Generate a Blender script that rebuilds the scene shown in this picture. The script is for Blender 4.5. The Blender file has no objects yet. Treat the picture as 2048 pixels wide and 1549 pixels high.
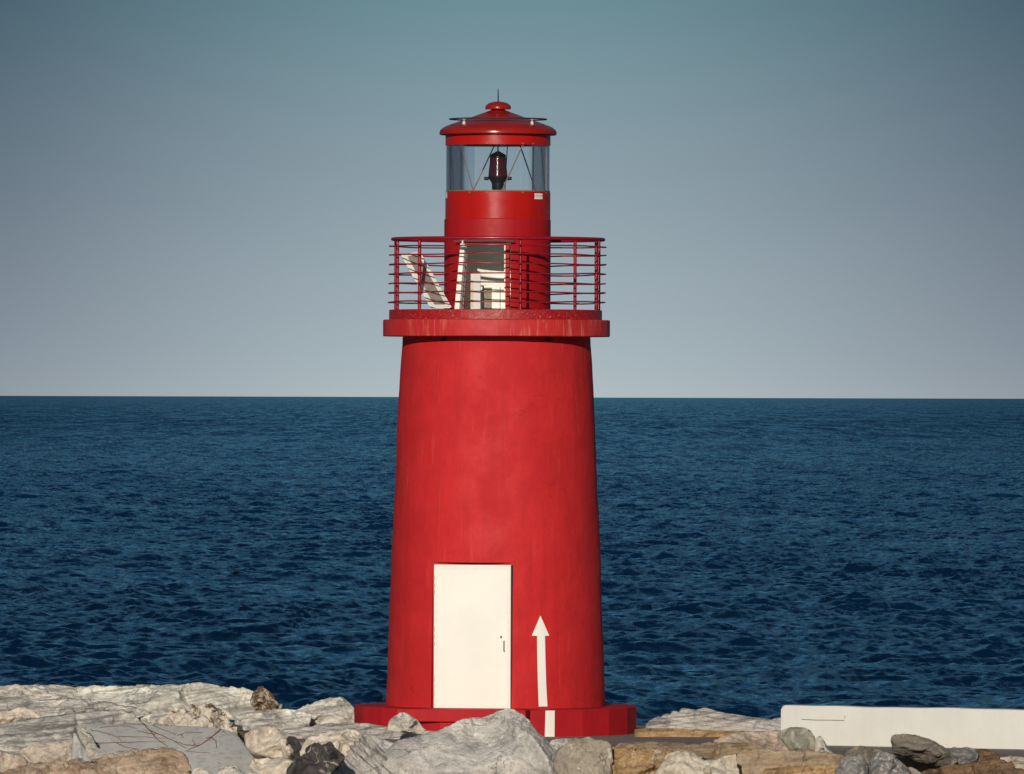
import bpy, bmesh, math, random
import numpy as np
from mathutils import Vector, Matrix, Euler
from mathutils.geometry import delaunay_2d_cdt
from mathutils.bvhtree import BVHTree
C = bpy.context.scene.collection
R = math.radians
random.seed(7)

# ------------------------------------------------------------------ camera
F = 20000.0                      # focal length in pixels of the 2048 px wide photograph
EYE = 4.83
PITCH, ROLL = 0.00100, 0.0029
cam_data = bpy.data.cameras.new('camera')
cam = bpy.data.objects.new('camera', cam_data); C.objects.link(cam)
cam_data.sensor_width = 36.0
cam_data.lens = F / 2048 * 36.0
cam_data.clip_start = 1.0; cam_data.clip_end = 600000.0
CAM_R = Matrix.Rotation(math.pi/2 + PITCH, 3, 'X') @ Matrix.Rotation(ROLL, 3, 'Z')
cam.location = (0, 0, EYE)
cam.rotation_euler = CAM_R.to_euler()
bpy.context.scene.camera = cam

# ------------------------------------------------------------------ sun, sky, exposure
SUN_EL, SUN_AZ = 14.5, 7.5        # degrees up, degrees left of the line behind the camera
sd = Vector((-math.sin(R(SUN_AZ))*math.cos(R(SUN_EL)), -math.cos(R(SUN_AZ))*math.cos(R(SUN_EL)), math.sin(R(SUN_EL))))
sun_data = bpy.data.lights.new('sun', 'SUN'); sun = bpy.data.objects.new('sun', sun_data); C.objects.link(sun)
sun_data.energy = 3.6; sun_data.angle = R(0.5); sun_data.color = (1.0, 0.915, 0.80)
sun.rotation_euler = sd.to_track_quat('Z', 'Y').to_euler()
sun.location = (-20, -60, 60)

W = bpy.data.worlds.new('World'); bpy.context.scene.world = W; W.use_nodes = True
nt = W.node_tree; N = nt.nodes; L = nt.links
for n in list(N): N.remove(n)
out = N.new('ShaderNodeOutputWorld'); bg = N.new('ShaderNodeBackground')
SKY_STR = 0.05
bg.inputs['Strength'].default_value = SKY_STR
sky = N.new('ShaderNodeTexSky'); sky.sky_type = 'NISHITA'; sky.sun_disc = False
sky.sun_elevation = R(SUN_EL); sky.sun_rotation = R(180 + SUN_AZ); sky.air_density = 1.2; sky.dust_density = 1.0; sky.ozone_density = 2.0
tc = N.new('ShaderNodeTexCoord'); sep = N.new('ShaderNodeSeparateXYZ'); L.new(tc.outputs['Generated'], sep.inputs[0])
def wmath(op, a, b=None, clamp=False):
    m = N.new('ShaderNodeMath'); m.operation = op; m.use_clamp = clamp
    for i, v in enumerate((a, b)):
        if v is None: continue
        if isinstance(v, (int, float)): m.inputs[i].default_value = v
        else: L.new(v, m.inputs[i])
    return m.outputs[0]
# low sky over the sea: a hazy band whose colour changes with elevation, dimmed to both sides by a vignette put into the sky colour
ramp = N.new('ShaderNodeValToRGB')
L.new(wmath('MULTIPLY', sep.outputs['Z'], 1/0.16, True), ramp.inputs[0])
cr = ramp.color_ramp
stops = [(0.0, (.44, .51, .54)), (0.03, (.385, .462, .505)), (0.12, (.285, .365, .415)), (0.19, (.212, .313, .358)), (0.25, (.150, .265, .305)), (0.45, (.135, .265, .325)), (1.0, (.11, .235, .325))]
while len(cr.elements) < len(stops): cr.elements.new(0.5)
for e, (p, c) in zip(cr.elements, stops): e.position = p; e.color = (*c, 1)
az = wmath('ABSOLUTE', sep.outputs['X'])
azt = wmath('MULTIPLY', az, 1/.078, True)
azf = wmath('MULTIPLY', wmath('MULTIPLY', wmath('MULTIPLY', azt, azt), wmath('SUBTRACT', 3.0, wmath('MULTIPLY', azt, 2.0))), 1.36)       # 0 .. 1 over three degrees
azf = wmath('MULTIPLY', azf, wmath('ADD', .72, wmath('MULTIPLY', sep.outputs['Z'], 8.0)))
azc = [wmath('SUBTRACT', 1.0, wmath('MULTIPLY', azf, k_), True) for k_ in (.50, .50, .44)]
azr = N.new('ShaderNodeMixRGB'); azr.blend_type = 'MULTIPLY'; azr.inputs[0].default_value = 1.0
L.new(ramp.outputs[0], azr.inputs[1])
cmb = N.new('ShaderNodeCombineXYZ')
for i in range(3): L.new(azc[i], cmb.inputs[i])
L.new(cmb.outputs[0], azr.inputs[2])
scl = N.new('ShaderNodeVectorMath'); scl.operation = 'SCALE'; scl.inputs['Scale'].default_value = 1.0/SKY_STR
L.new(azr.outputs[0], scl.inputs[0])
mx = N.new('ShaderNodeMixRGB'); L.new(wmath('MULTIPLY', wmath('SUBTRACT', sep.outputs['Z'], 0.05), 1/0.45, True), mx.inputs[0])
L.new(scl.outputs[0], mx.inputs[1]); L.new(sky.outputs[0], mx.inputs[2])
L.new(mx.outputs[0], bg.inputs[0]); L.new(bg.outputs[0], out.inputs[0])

vs = bpy.context.scene.view_settings
vs.view_transform = 'Standard'; vs.look = 'None'; vs.exposure = 0.0; vs.gamma = 1.0; vs.use_curve_mapping = False

# ------------------------------------------------------------------ helpers
def P(px, py, Y):
    """point of the world at distance Y whose place in the 2048 px photograph is (px, py)"""
    d = CAM_R @ Vector(((px-1024)/F, -(py-774.5)/F, -1.0))
    t = Y/d.y
    return Vector((d.x*t, Y, EYE + d.z*t))
def srgb(r, g, b):
    f = lambda v: (v/255/12.92) if v/255 <= .04045 else ((v/255+.055)/1.055)**2.4
    return (f(r), f(g), f(b), 1.0)
def tag(o, label=None, cat=None, group=None, kind=None):
    if label: o['label'] = label
    if cat: o['category'] = cat
    if group: o['group'] = group
    if kind: o['kind'] = kind
    return o
def empty(name, loc):
    o = bpy.data.objects.new(name, None); C.objects.link(o); o.location = loc; o.empty_display_size = .3; return o
def link_bm(name, bm, mat, parent=None, smooth=False, origin=None):
    """one mesh object; bm is in the parent's local space (or world if no parent)"""
    bmesh.ops.recalc_face_normals(bm, faces=bm.faces)
    me = bpy.data.meshes.new(name)
    if origin is not None: bmesh.ops.translate(bm, vec=-Vector(origin), verts=bm.verts)
    bm.to_mesh(me); bm.free()
    if smooth:
        me.shade_smooth() if smooth is True else me.shade_smooth()
        if smooth is not True: me.set_sharp_from_angle(angle=smooth)
    me.materials.append(mat)
    o = bpy.data.objects.new(name, me); C.objects.link(o)
    if origin is not None: o.location = origin
    if parent: o.parent = parent
    return o
def box(bm, c, s, rot=None, bevel=0.0):
    r = bmesh.ops.create_cube(bm, size=1.0); vs_ = r['verts']
    bmesh.ops.scale(bm, vec=s, verts=vs_)
    if bevel:
        es = list({e for v in vs_ for e in v.link_edges})
        rr = bmesh.ops.bevel(bm, geom=es, offset=bevel, segments=2, affect='EDGES', profile=.5)
        vs_ = list({v for f in rr['faces'] for v in f.verts} | {v for v in vs_ if v.is_valid})
        seen = set(vs_); st = list(vs_)
        while st:
            v = st.pop()
            for e in v.link_edges:
                w = e.other_vert(v)
                if w not in seen: seen.add(w); st.append(w)
        vs_ = list(seen)
    if rot is not None: bmesh.ops.rotate(bm, cent=(0,0,0), matrix=rot, verts=vs_)
    bmesh.ops.translate(bm, vec=c, verts=vs_)
def lathe(bm, prof, n=96, closed=False, a0=0.0, a1=None):
    """prof = [(r,z)..]; closed joins last to first"""
    full = a1 is None; a1_ = a0 + 2*math.pi if full else a1
    cols = n if full else n+1; rings = []
    for i in range(cols):
        a = a0 + (a1_-a0)*i/n
        rings.append([bm.verts.new((r*math.sin(a), -r*math.cos(a), z)) for r, z in prof])
    m = len(prof)
    for i in range(n):
        A, B = rings[i], rings[(i+1) % cols]
        for k in range(m if closed else m-1):
            k2 = (k+1) % m
            q = [A[k], B[k], B[k2], A[k2]]
            bm.faces.new(q)
    bmesh.ops.remove_doubles(bm, verts=bm.verts, dist=1e-5)
def solid(bm, prof, n=96):
    lathe(bm, [(0.0, prof[0][1])] + list(prof) + [(0.0, prof[-1][1])], n)
def tube(bm, pts, r, seg=8, closed=False, radii=None):
    pts = [Vector(p) for p in pts]; n = len(pts); rings = []
    for i, p in enumerate(pts):
        if closed: t = pts[(i+1) % n] - pts[i-1]
        else: t = pts[min(i+1, n-1)] - pts[max(i-1, 0)]
        t.normalize()
        up = Vector((0,0,1)) if abs(t.z) < .9 else Vector((0,1,0))
        u = t.cross(up).normalized(); v = t.cross(u)
        rr = radii[i] if radii else r
        rings.append([bm.verts.new(p + (u*math.cos(2*math.pi*k/seg) + v*math.sin(2*math.pi*k/seg))*rr) for k in range(seg)])
    for i in range(n if closed else n-1):
        A, B = rings[i], rings[(i+1) % n]
        for k in range(seg): bm.faces.new([A[k], A[(k+1) % seg], B[(k+1) % seg], B[k]])
    if not closed:
        bm.faces.new(rings[0][::-1]); bm.faces.new(rings[-1])
def ring_pts(r, z, n=96): return [(r*math.sin(2*math.pi*i/n), -r*math.cos(2*math.pi*i/n), z) for i in range(n)]
def evaluated(o, name):
    dg = bpy.context.evaluated_depsgraph_get(); dg.update()
    me = bpy.data.meshes.new_from_object(o.evaluated_get(dg)); me.name = name
    return me
def cut(o, cutter_bm):
    """carve cutter out of o for good"""
    me = bpy.data.meshes.new('cutter'); cutter_bm.to_mesh(me); cutter_bm.free()
    c = bpy.data.objects.new('cutter', me); C.objects.link(c)
    par = o.parent; o.parent = None
    m = o.modifiers.new('b', 'BOOLEAN'); m.object = c; m.operation = 'DIFFERENCE'; m.solver = 'EXACT'
    new = evaluated(o, o.name); o.modifiers.clear(); o.data = new; o.parent = par
    bpy.data.objects.remove(c); bpy.data.meshes.remove(me)
    new.shade_smooth(); new.set_sharp_from_angle(angle=R(32))

# ---- numpy noise
def _h(ix, iy, iz, s):
    h = (ix*374761393 + iy*668265263 + iz*1442695041 + s*974634777) & 0xffffffff
    h = ((h ^ (h >> 13))*1274126177) & 0xffffffff
    h = (h ^ (h >> 16)) & 0xffffffff
    return h/4294967295.0
def vnoise(p, s=0):
    f = np.floor(p); q = p-f; f = f.astype(np.int64); u = q*q*q*(q*(q*6-15)+10)
    r = 0
    for dx in (0, 1):
        for dy in (0, 1):
            for dz in (0, 1):
                w = (u[:, 0] if dx else 1-u[:, 0])*(u[:, 1] if dy else 1-u[:, 1])*(u[:, 2] if dz else 1-u[:, 2])
                r = r + w*_h(f[:, 0]+dx, f[:, 1]+dy, f[:, 2]+dz, s)
    return r*2-1
def fbm(p, oct=4, s=0, gain=.5):
    a, t, r = 1.0, 0.0, 0
    for o in range(oct):
        r = r + a*vnoise(p*(2.03**o) + 17.3*o, s+o); t += a; a *= gain
    return r/t
def facets(p, s=0):
    """chiselled planes: the nearest cell centre gives a tilted plane"""
    f = np.floor(p).astype(np.int64); best = np.full(len(p), 1e9); val = np.zeros(len(p))
    for dx in (-1, 0, 1):
        for dy in (-1, 0, 1):
            for dz in (-1, 0, 1):
                c = f + np.array([dx, dy, dz])
                j = [_h(c[:, 0], c[:, 1], c[:, 2], s+k) for k in range(7)]
                ctr = c + np.stack(j[:3], 1)
                d = p-ctr; dd = (d*d).sum(1)
                v = (j[3]-.5)*1.0 + ((j[4]-.5)*d[:, 0] + (j[5]-.5)*d[:, 1] + (j[6]-.5)*d[:, 2])*1.6
                m = dd < best; best = np.where(m, dd, best); val = np.where(m, v, val)
    return val

# ------------------------------------------------------------------ materials
class Mat:
    def __init__(s, name, rough=.6, spec=.5):
        s.m = bpy.data.materials.new(name); s.m.use_nodes = True
        s.n = s.m.node_tree.nodes; s.l = s.m.node_tree.links
        s.b = s.n['Principled BSDF']; s.b.inputs['Roughness'].default_value = rough
        s.b.inputs['Specular IOR Level'].default_value = spec
        s.tc = s.n.new('ShaderNodeTexCoord')
    def co(s, scale=(1,1,1), rot=(0,0,0), warp=0.0):
        mp = s.n.new('ShaderNodeMapping'); s.l.new(s.tc.outputs['Object'], mp.inputs[0])
        mp.inputs['Rotation'].default_value = rot
        if any(rot):
            m2 = s.n.new('ShaderNodeMapping'); s.l.new(mp.outputs[0], m2.inputs[0]); m2.inputs['Scale'].default_value = scale; return m2.outputs[0]
        mp.inputs['Scale'].default_value = scale
        return mp.outputs[0]
    def noise(s, vec, scale, detail=6, rough=.6, dist=0.0):
        t = s.n.new('ShaderNodeTexNoise'); s.l.new(vec, t.inputs['Vector'])
        t.inputs['Scale'].default_value = scale; t.inputs['Detail'].default_value = detail
        t.inputs['Roughness'].default_value = rough; t.inputs['Distortion'].default_value = dist
        return t.outputs['Fac']
    def range(s, v, a, b, c=0.0, d=1.0):
        r = s.n.new('ShaderNodeMapRange'); s.l.new(v, r.inputs[0])
        for i, x in enumerate((a, b, c, d)): r.inputs[i+1].default_value = x
        r.interpolation_type = 'SMOOTHSTEP'
        return r.outputs[0]
    def math(s, op, a, b=None):
        m = s.n.new('ShaderNodeMath'); m.operation = op
        for i, v in enumerate((a, b)):
            if v is None: continue
            if isinstance(v, (int, float)): m.inputs[i].default_value = v
            else: s.l.new(v, m.inputs[i])
        return m.outputs[0]
    def mix(s, f, a, b, mode='MIX'):
        m = s.n.new('ShaderNodeMixRGB'); m.blend_type = mode
        for i, v in enumerate((f, a, b)):
            if isinstance(v, (int, float)): m.inputs[i].default_value = v
            elif isinstance(v, tuple): m.inputs[i].default_value = v if len(v) == 4 else (*v, 1)
            else: s.l.new(v, m.inputs[i])
        return m.outputs[0]
    def color(s, v):
        if isinstance(v, tuple): s.b.inputs['Base Color'].default_value = v if len(v) == 4 else (*v, 1)
        else: s.l.new(v, s.b.inputs['Base Color'])
    def bump(s, v, strength=.5, dist=.01, prev=None):
        b = s.n.new('ShaderNodeBump'); s.l.new(v, b.inputs['Height'])
        b.inputs['Strength'].default_value = strength; b.inputs['Distance'].default_value = dist
        if prev is not None: s.l.new(prev, b.inputs['Normal'])
        s.l.new(b.outputs[0], s.b.inputs['Normal']); return b.outputs[0]

def paint(name, c, c2, rough=.5, spec=.35, streak=.0, streak_col=None, streak_scale=14, bump=.3, chips=None, hair=0, vstreak=.5):
    M = Mat(name, rough, spec)
    o = M.co()
    n1 = M.range(M.noise(o, 1.3, 6, .65), .35, .68)
    col = M.mix(n1, c, c2)
    v = M.co((4.5, 4.5, .35))
    n2 = M.range(M.noise(v, 1.5, 5, .6), .42, .75)
    col = M.mix(M.math('MULTIPLY', n2, vstreak), col, tuple(x*.72 for x in c[:3])+(1,))
    n3 = M.range(M.noise(o, 9, 6, .7), .56, .72)
    col = M.mix(M.math('MULTIPLY', n3, .22), col, tuple(x*.6 for x in c[:3])+(1,))
    if streak:
        v3 = M.co((1, 1, .10))
        n4 = M.range(M.noise(v3, streak_scale, 5, .75), .48, .66)
        big = M.range(M.noise(o, .9, 2, .5), .42, .6)
        col = M.mix(M.math('MULTIPLY', M.math('MULTIPLY', n4, big), streak), col, streak_col)
    if chips:
        n5 = M.range(M.noise(o, 45, 5, .75), chips[0], chips[0]+.03)
        col = M.mix(n5, col, chips[1])
    if hair:
        wv = M.n.new('ShaderNodeTexVoronoi'); wv.feature = 'DISTANCE_TO_EDGE'; wv.inputs['Scale'].default_value = .9
        nn = M.n.new('ShaderNodeTexNoise'); nn.inputs['Scale'].default_value = 2.2; nn.inputs['Detail'].default_value = 6; M.l.new(o, nn.inputs['Vector'])
        vm_ = M.n.new('ShaderNodeVectorMath'); vm_.operation = 'MULTIPLY_ADD'; M.l.new(nn.outputs['Color'], vm_.inputs[0]); vm_.inputs[1].default_value = (.9, .9, .9); M.l.new(o, vm_.inputs[2])
        M.l.new(vm_.outputs[0], wv.inputs['Vector'])
        ck = M.math('MULTIPLY', M.range(wv.outputs['Distance'], .0025, .008, 1, 0), M.range(M.noise(o, 1.1, 3, .6), .54, .62))
        col = M.mix(M.math('MULTIPLY', ck, hair), col, tuple(x*.45 for x in c[:3])+(1,))
        v5 = M.co((7, 7, .5)); n6 = M.range(M.noise(v5, 2.0, 4, .6), .60, .72)
        col = M.mix(M.math('MULTIPLY', n6, .16), col, (.70, .12, .10, 1))
    M.color(col)
    M.l.new(M.range(n1, 0, 1, rough-.06, rough+.1), M.b.inputs['Roughness'])
    b = M.bump(M.noise(o, 5, 8, .62), bump, .03)
    M.bump(M.noise(o, 60, 4, .6), bump*.5, .004, b)
    return M.m

RED = (.53, .030, .028, 1)
m_tower = paint('red_masonry_paint', (.54, .024, .026, 1), (.46, .018, .021, 1), .62, .14, .0, None, bump=.45, hair=.5)
m_plinth = paint('red_plinth_paint', (.42, .013, .018, 1), (.35, .010, .015, 1), .6, .16, .35, (.28, .012, .014, 1), 6, bump=.3)
m_slab = paint('streaked_red_paint', (.52, .030, .030, 1), (.42, .016, .022, 1), .5, .25, .85, (.60, .15, .10, 1), 13, bump=.25)
m_steel = paint('red_steel_paint', (.44, .010, .012, 1), (.38, .008, .012, 1), .34, .35, .0, None, bump=.12)
m_lacq = paint('red_lacquer', (.41, .009, .006, 1), (.36, .008, .006, 1), .32, .28, .0, None, bump=.05)
m_roof = paint('dark_red_roof_paint', (.28, .012, .008, 1), (.22, .010, .007, 1), .25, .35, .0, None, bump=.08)
m_watch = paint('dull_red_paint', (.37, .008, .012, 1), (.32, .007, .011, 1), .5, .22, .0, None, bump=.15)
m_curb = paint('flaking_red_paint', (.34, .008, .012, 1), (.29, .007, .011, 1), .40, .4, .0, None, bump=.5, chips=(.60, (.62, .22, .17, 1)))
m_rail = paint('glossy_rail_paint', (.27, .006, .014, 1), (.23, .005, .012, 1), .30, .45, .0, None, bump=.1)
m_white = paint('cream_white_paint', (.86, .83, .75, 1), (.80, .77, .69, 1), .5, .3, bump=.05)
def door_mat():
    M = Mat('cream_door_paint', .5, .3); o = M.co()
    n = M.range(M.noise(o, 2.0, 5, .6), .3, .7)
    col = M.mix(n, (.77, .745, .675, 1), (.82, .79, .715, 1))
    fl = M.range(M.noise(o, 38, 5, .8), .655, .70)
    col = M.mix(M.math('MULTIPLY', fl, .6), col, (.42, .25, .14, 1))
    M.color(col)
    ck = M.n.new('ShaderNodeTexVoronoi'); ck.inputs['Scale'].default_value = 60
    M.l.new(o, ck.inputs['Vector'])
    M.bump(ck.outputs['Distance'], .12, .003)
    return M.m
m_door = door_mat()
m_wallp = paint('white_parapet_paint', (.62, .61, .56, 1), (.585, .573, .525, 1), .7, .2, .05, (.50, .48, .43, 1), 3, bump=.3, vstreak=.12)
def simple(name, c, rough=.5, spec=.4, metal=0.0, var=.25, scale=8):
    M = Mat(name, rough, spec); o = M.co()
    n = M.range(M.noise(o, scale, 5, .65), .3, .7)
    M.color(M.mix(n, c, tuple(x*(1-var) for x in c[:3])+(1,)))
    M.b.inputs['Metallic'].default_value = metal
    M.bump(M.noise(o, scale*5, 4, .6), .15, .004)
    return M.m
m_black = simple('black_metal', (.006, .006, .007, 1), .5, .2)
m_grey = simple('grey_metal', (.16, .165, .17, 1), .45)
m_iron = simple('dark_iron', (.03, .028, .03, 1), .6)
m_rod = simple('weathered_rod', (.24, .15, .125, 1), .55)
m_dark = simple('dark_gap', (.01, .008, .008, 1), .8)
m_ins = simple('white_ceramic', (.62, .58, .48, 1), .4)
m_inner = simple('pale_lining', (.88, .85, .78, 1), .6, var=.08)
m_panelface = simple('dusty_grey_panel', (.30, .27, .24, 1), .5)
m_cab = simple('pale_grey_cabinet_paint', (.56, .55, .52, 1), .5, var=.06)
m_rust = simple('speckled_brown_plate', (.30, .26, .20, 1), .7, var=.55, scale=30)
m_border = simple('shaded_door_edge_paint', (.78, .75, .675, 1), .5, .3, var=.07, scale=14)  # slightly darker cream puts the border-line shading into the colour
m_hinge = simple('stained_hinge_paint', (.50, .44, .36, 1), .5, .3)
m_crackline = simple('crack_shadow', (.30, .25, .18, 1), .9)
def glass_mat(name, tint, gloss, film):
    m = bpy.data.materials.new(name); m.use_nodes = True; n = m.node_tree.nodes; l = m.node_tree.links; n.clear()
    o = n.new('ShaderNodeOutputMaterial'); t = n.new('ShaderNodeBsdfTransparent'); t.inputs[0].default_value = tint
    g = n.new('ShaderNodeBsdfGlossy'); g.inputs['Roughness'].default_value = .03
    d = n.new('ShaderNodeBsdfDiffuse'); d.inputs[0].default_value = (.35, .42, .45, 1)
    fr = n.new('ShaderNodeFresnel'); fr.inputs[0].default_value = 1.5
    mm = n.new('ShaderNodeMath'); mm.operation = 'MULTIPLY'; mm.inputs[1].default_value = gloss; l.new(fr.outputs[0], mm.inputs[0])
    m1 = n.new('ShaderNodeMixShader'); l.new(mm.outputs[0], m1.inputs[0]); l.new(t.outputs[0], m1.inputs[1]); l.new(g.outputs[0], m1.inputs[2])
    tc_ = n.new('ShaderNodeTexCoord'); no = n.new('ShaderNodeTexNoise'); no.inputs['Scale'].default_value = 6; no.inputs['Detail'].default_value = 6
    l.new(tc_.outputs['Object'], no.inputs['Vector'])
    m3 = n.new('ShaderNodeMath'); m3.operation = 'MULTIPLY'; m3.inputs[1].default_value = film*2; l.new(no.outputs[0], m3.inputs[0])
    m2 = n.new('ShaderNodeMixShader'); l.new(m3.outputs[0], m2.inputs[0]); l.new(m1.outputs[0], m2.inputs[1]); l.new(d.outputs[0], m2.inputs[2])
    l.new(m2.outputs[0], o.inputs[0]); return m
m_glass = glass_mat('lantern_glass', (.98, .988, .99, 1), .6, .004)
m_glass2 = glass_mat('dusty_lantern_pane', (.90, .925, .95, 1), .3, .03)
def lens_mat():
    M = Mat('red_beacon_glass', .12, .6); M.color((.045, .003, .006, 1)); M.b.inputs['Coat Weight'].default_value = .3
    w = M.n.new('ShaderNodeTexWave'); w.bands_direction = 'Z'; w.inputs['Scale'].default_value = 14
    M.l.new(M.co(), w.inputs['Vector']); M.bump(w.outputs['Fac'], .3, .004); return M.m
m_lens = lens_mat()

def rock_mat(name, a, b, c=None, patch=None, patch_lvl=(.55, .62), patch_scale=2.6, streak=None, streak_col=None, streak_amt=.5,
             vein=None, vein_w=.012, vein_scale=2.2, speck=.6, crack=.35, crack_scale=1.7, bump=.6, rough=.85, grain=38, patch_stretch=(1,1,1)):
    """a,b base tones; patch blotches of another mineral; streak=(rot_y, scale along, scale across)"""
    M = Mat(name, rough, .2); o = M.co()
    col = M.mix(M.range(M.noise(o, 1.7, 7, .68), .34, .66), a, b)
    if c: col = M.mix(M.math('MULTIPLY', M.range(M.noise(o, 4.2, 7, .7), .48, .66), .8), col, c)
    sv = None
    if streak:
        ang, sa, sc = streak
        v = M.co((sa, sa, sc), (0, R(ang), 0))
        sv = M.noise(v, 1.0, 6, .68, .5)
        col = M.mix(M.math('MULTIPLY', M.range(sv, .44, .60), streak_amt), col, streak_col)
    g = M.noise(o, grain, 5, .75)
    col = M.mix(M.math('MULTIPLY', M.range(g, .52, .70), speck), col, tuple(x*.38 for x in a[:3])+(1,))
    g2 = M.noise(o, grain*.8, 4, .75)
    col = M.mix(M.math('MULTIPLY', M.range(g2, .55, .72), speck*.8), col, tuple(min(.88, x*1.45) for x in b[:3])+(1,))
    if patch:
        pv = M.co(patch_stretch)
        pn = M.range(M.noise(pv, patch_scale, 8, .72, .4), *patch_lvl)
        col = M.mix(pn, col, patch)
    if vein:
        vn = M.noise(o, vein_scale, 3, .5, .6)
        vv = M.range(M.math('ABSOLUTE', M.math('SUBTRACT', vn, .5)), vein_w*.4, vein_w, 1, 0)
        vm = M.range(M.noise(o, 1.4, 2, .5), .46, .54)
        col = M.mix(M.math('MULTIPLY', vv, vm), col, vein)
    mid = M.range(M.noise(o, 11, 6, .75), .50, .64)
    col = M.mix(M.math('MULTIPLY', mid, .55), col, tuple(x*.55 for x in a[:3])+(1,))
    ck = None
    if crack:
        wv = M.n.new('ShaderNodeTexVoronoi'); wv.feature = 'DISTANCE_TO_EDGE'; wv.inputs['Scale'].default_value = crack_scale
        nn = M.n.new('ShaderNodeTexNoise'); nn.inputs['Scale'].default_value = 3.0; nn.inputs['Detail'].default_value = 5; M.l.new(o, nn.inputs['Vector'])
        vm_ = M.n.new('ShaderNodeVectorMath'); vm_.operation = 'MULTIPLY_ADD'; M.l.new(nn.outputs['Color'], vm_.inputs[0]); vm_.inputs[1].default_value = (.5, .5, .5); M.l.new(o, vm_.inputs[2])
        M.l.new(vm_.outputs[0], wv.inputs['Vector'])
        ck = M.math('MULTIPLY', M.range(wv.outputs['Distance'], .004, .016, 1, 0), M.range(M.noise(o, 1.6, 3, .6), .48, .56))
        col = M.mix(M.math('MULTIPLY', ck, crack), col, tuple(x*.22 for x in a[:3])+(1,))
    M.color(col)
    bb = M.bump(M.noise(o, 9, 8, .7), bump, .05)
    if ck is not None: bb = M.bump(M.math('SUBTRACT', 1.0, ck), .8, .03, bb)
    bb = M.bump(g, min(1, bump*1.2), .022, bb)
    if sv is not None: M.bump(sv, bump*.9, .03, bb)
    return M.m

K = {}
K['pale'] = rock_mat('pale_granite', (0.698,0.645,0.558,1), (0.860,0.860,0.753,1), (.36,.33,.295,1), streak=(8, .8, 12), streak_col=(.25,.225,.20,1), streak_amt=.7)
K['palegrey'] = rock_mat('weathered_grey_granite', (0.581,0.544,0.494,1), (0.712,0.661,0.595,1), (.34,.315,.29,1), streak=(6, .9, 15), streak_col=(.19,.175,.165,1), streak_amt=.85)
K['boulder'] = rock_mat('grey_boulder_stone', (0.607,0.570,0.534,1), (0.722,0.678,0.621,1), (.36,.335,.31,1), streak=(-28, 1.2, 4), streak_col=(.30,.28,.265,1), streak_amt=.5, speck=.9, grain=28)
K['ribbed'] = rock_mat('ribbed_grey_stone', (0.552,0.516,0.474,1), (0.648,0.600,0.540,1), streak=(-40, .6, 14), streak_col=(.16,.145,.14,1), streak_amt=.8, bump=.9)
K['ribflat'] = rock_mat('ribbed_flat_stone', (0.568,0.532,0.484,1), (0.677,0.629,0.568,1), streak=(7, .9, 22), streak_col=(.20,.18,.18,1), streak_amt=.8, bump=.8)
K['slab'] = rock_mat('blue_grey_slab_stone', (0.407,0.402,0.385,1), (0.473,0.468,0.446,1), speck=.4, crack=0, bump=.2, grain=50, rough=.8)
K['slabedge'] = rock_mat('chipped_slab_edge', (0.632,0.586,0.494,1), (0.736,0.678,0.575,1), (.42,.38,.32,1), bump=.9)
K['cream'] = rock_mat('cream_stone', (0.780,0.653,0.520,1), (0.860,0.793,0.657,1), (.48,.41,.30,1), patch=(.16,.12,.09,1), patch_lvl=(.66,.70), bump=.8)
K['mottled'] = rock_mat('brown_mottled_cream_stone', (0.826,0.701,0.573,1), (0.860,0.857,0.736,1), (.46,.40,.31,1), patch=(.19,.115,.06,1), patch_lvl=(.53,.58), patch_scale=3.2, bump=1.0)
K['spotted'] = rock_mat('brown_spotted_stone', (.60,.51,.37,1), (.68,.60,.46,1), None, patch=(.15,.085,.045,1), patch_lvl=(.46,.50), patch_scale=5.0, bump=1.0)
K['veinwhite'] = rock_mat('black_veined_white_stone', (0.720,0.672,0.564,1), (0.840,0.792,0.684,1), (.46,.42,.36,1), patch=(.10,.09,.09,1), patch_lvl=(.60,.64), patch_scale=5, bump=1.0)
K['brown'] = rock_mat('pinkish_brown_stone', (0.552,0.402,0.285,1), (0.720,0.581,0.441,1), (.36,.235,.155,1), patch=(.20,.115,.075,1), patch_lvl=(.60,.68), streak=(4,.8,6), streak_col=(.26,.16,.10,1), streak_amt=.5, bump=1.0)
K['speckcream'] = rock_mat('speckled_cream_stone', (0.606,0.509,0.412,1), (0.728,0.611,0.509,1), (.42,.36,.27,1), speck=.8, bump=1.0, grain=22)
K['char'] = rock_mat('charcoal_stone', (.055,.05,.05,1), (.10,.09,.088,1), None, vein=(.50,.43,.33,1), vein_w=.010, vein_scale=2.0, speck=.2, bump=.6, rough=.6)
K['wedge'] = rock_mat('grey_brown_veined_stone', (0.308,0.265,0.205,1), (0.378,0.329,0.259,1), (.24,.205,.16,1), vein=(.55,.49,.40,1), vein_w=.010, vein_scale=2.4, speck=.3, bump=.5)
K['ochre'] = rock_mat('ochre_stone', (0.506,0.319,0.149,1), (0.660,0.462,0.253,1), (.34,.20,.095,1), patch=(.66,.58,.45,1), patch_lvl=(.60,.66), streak=(5,.8,8), streak_col=(.20,.12,.06,1), streak_amt=.55, bump=1.1)
K['ledge'] = rock_mat('brown_layered_stone', (.40,.295,.185,1), (.47,.36,.24,1), (.30,.215,.14,1), patch=(.22,.15,.10,1), patch_lvl=(.60,.70), patch_stretch=(.6,.6,4), streak=(5,.7,10), streak_col=(.20,.14,.095,1), streak_amt=.6, bump=.8)
K['chalk'] = rock_mat('chalky_cream_stone', (0.745,0.646,0.509,1), (0.860,0.807,0.671,1), (.50,.36,.25,1), patch=(.30,.20,.13,1), patch_lvl=(.63,.67), patch_scale=5, bump=1.1)
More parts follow.
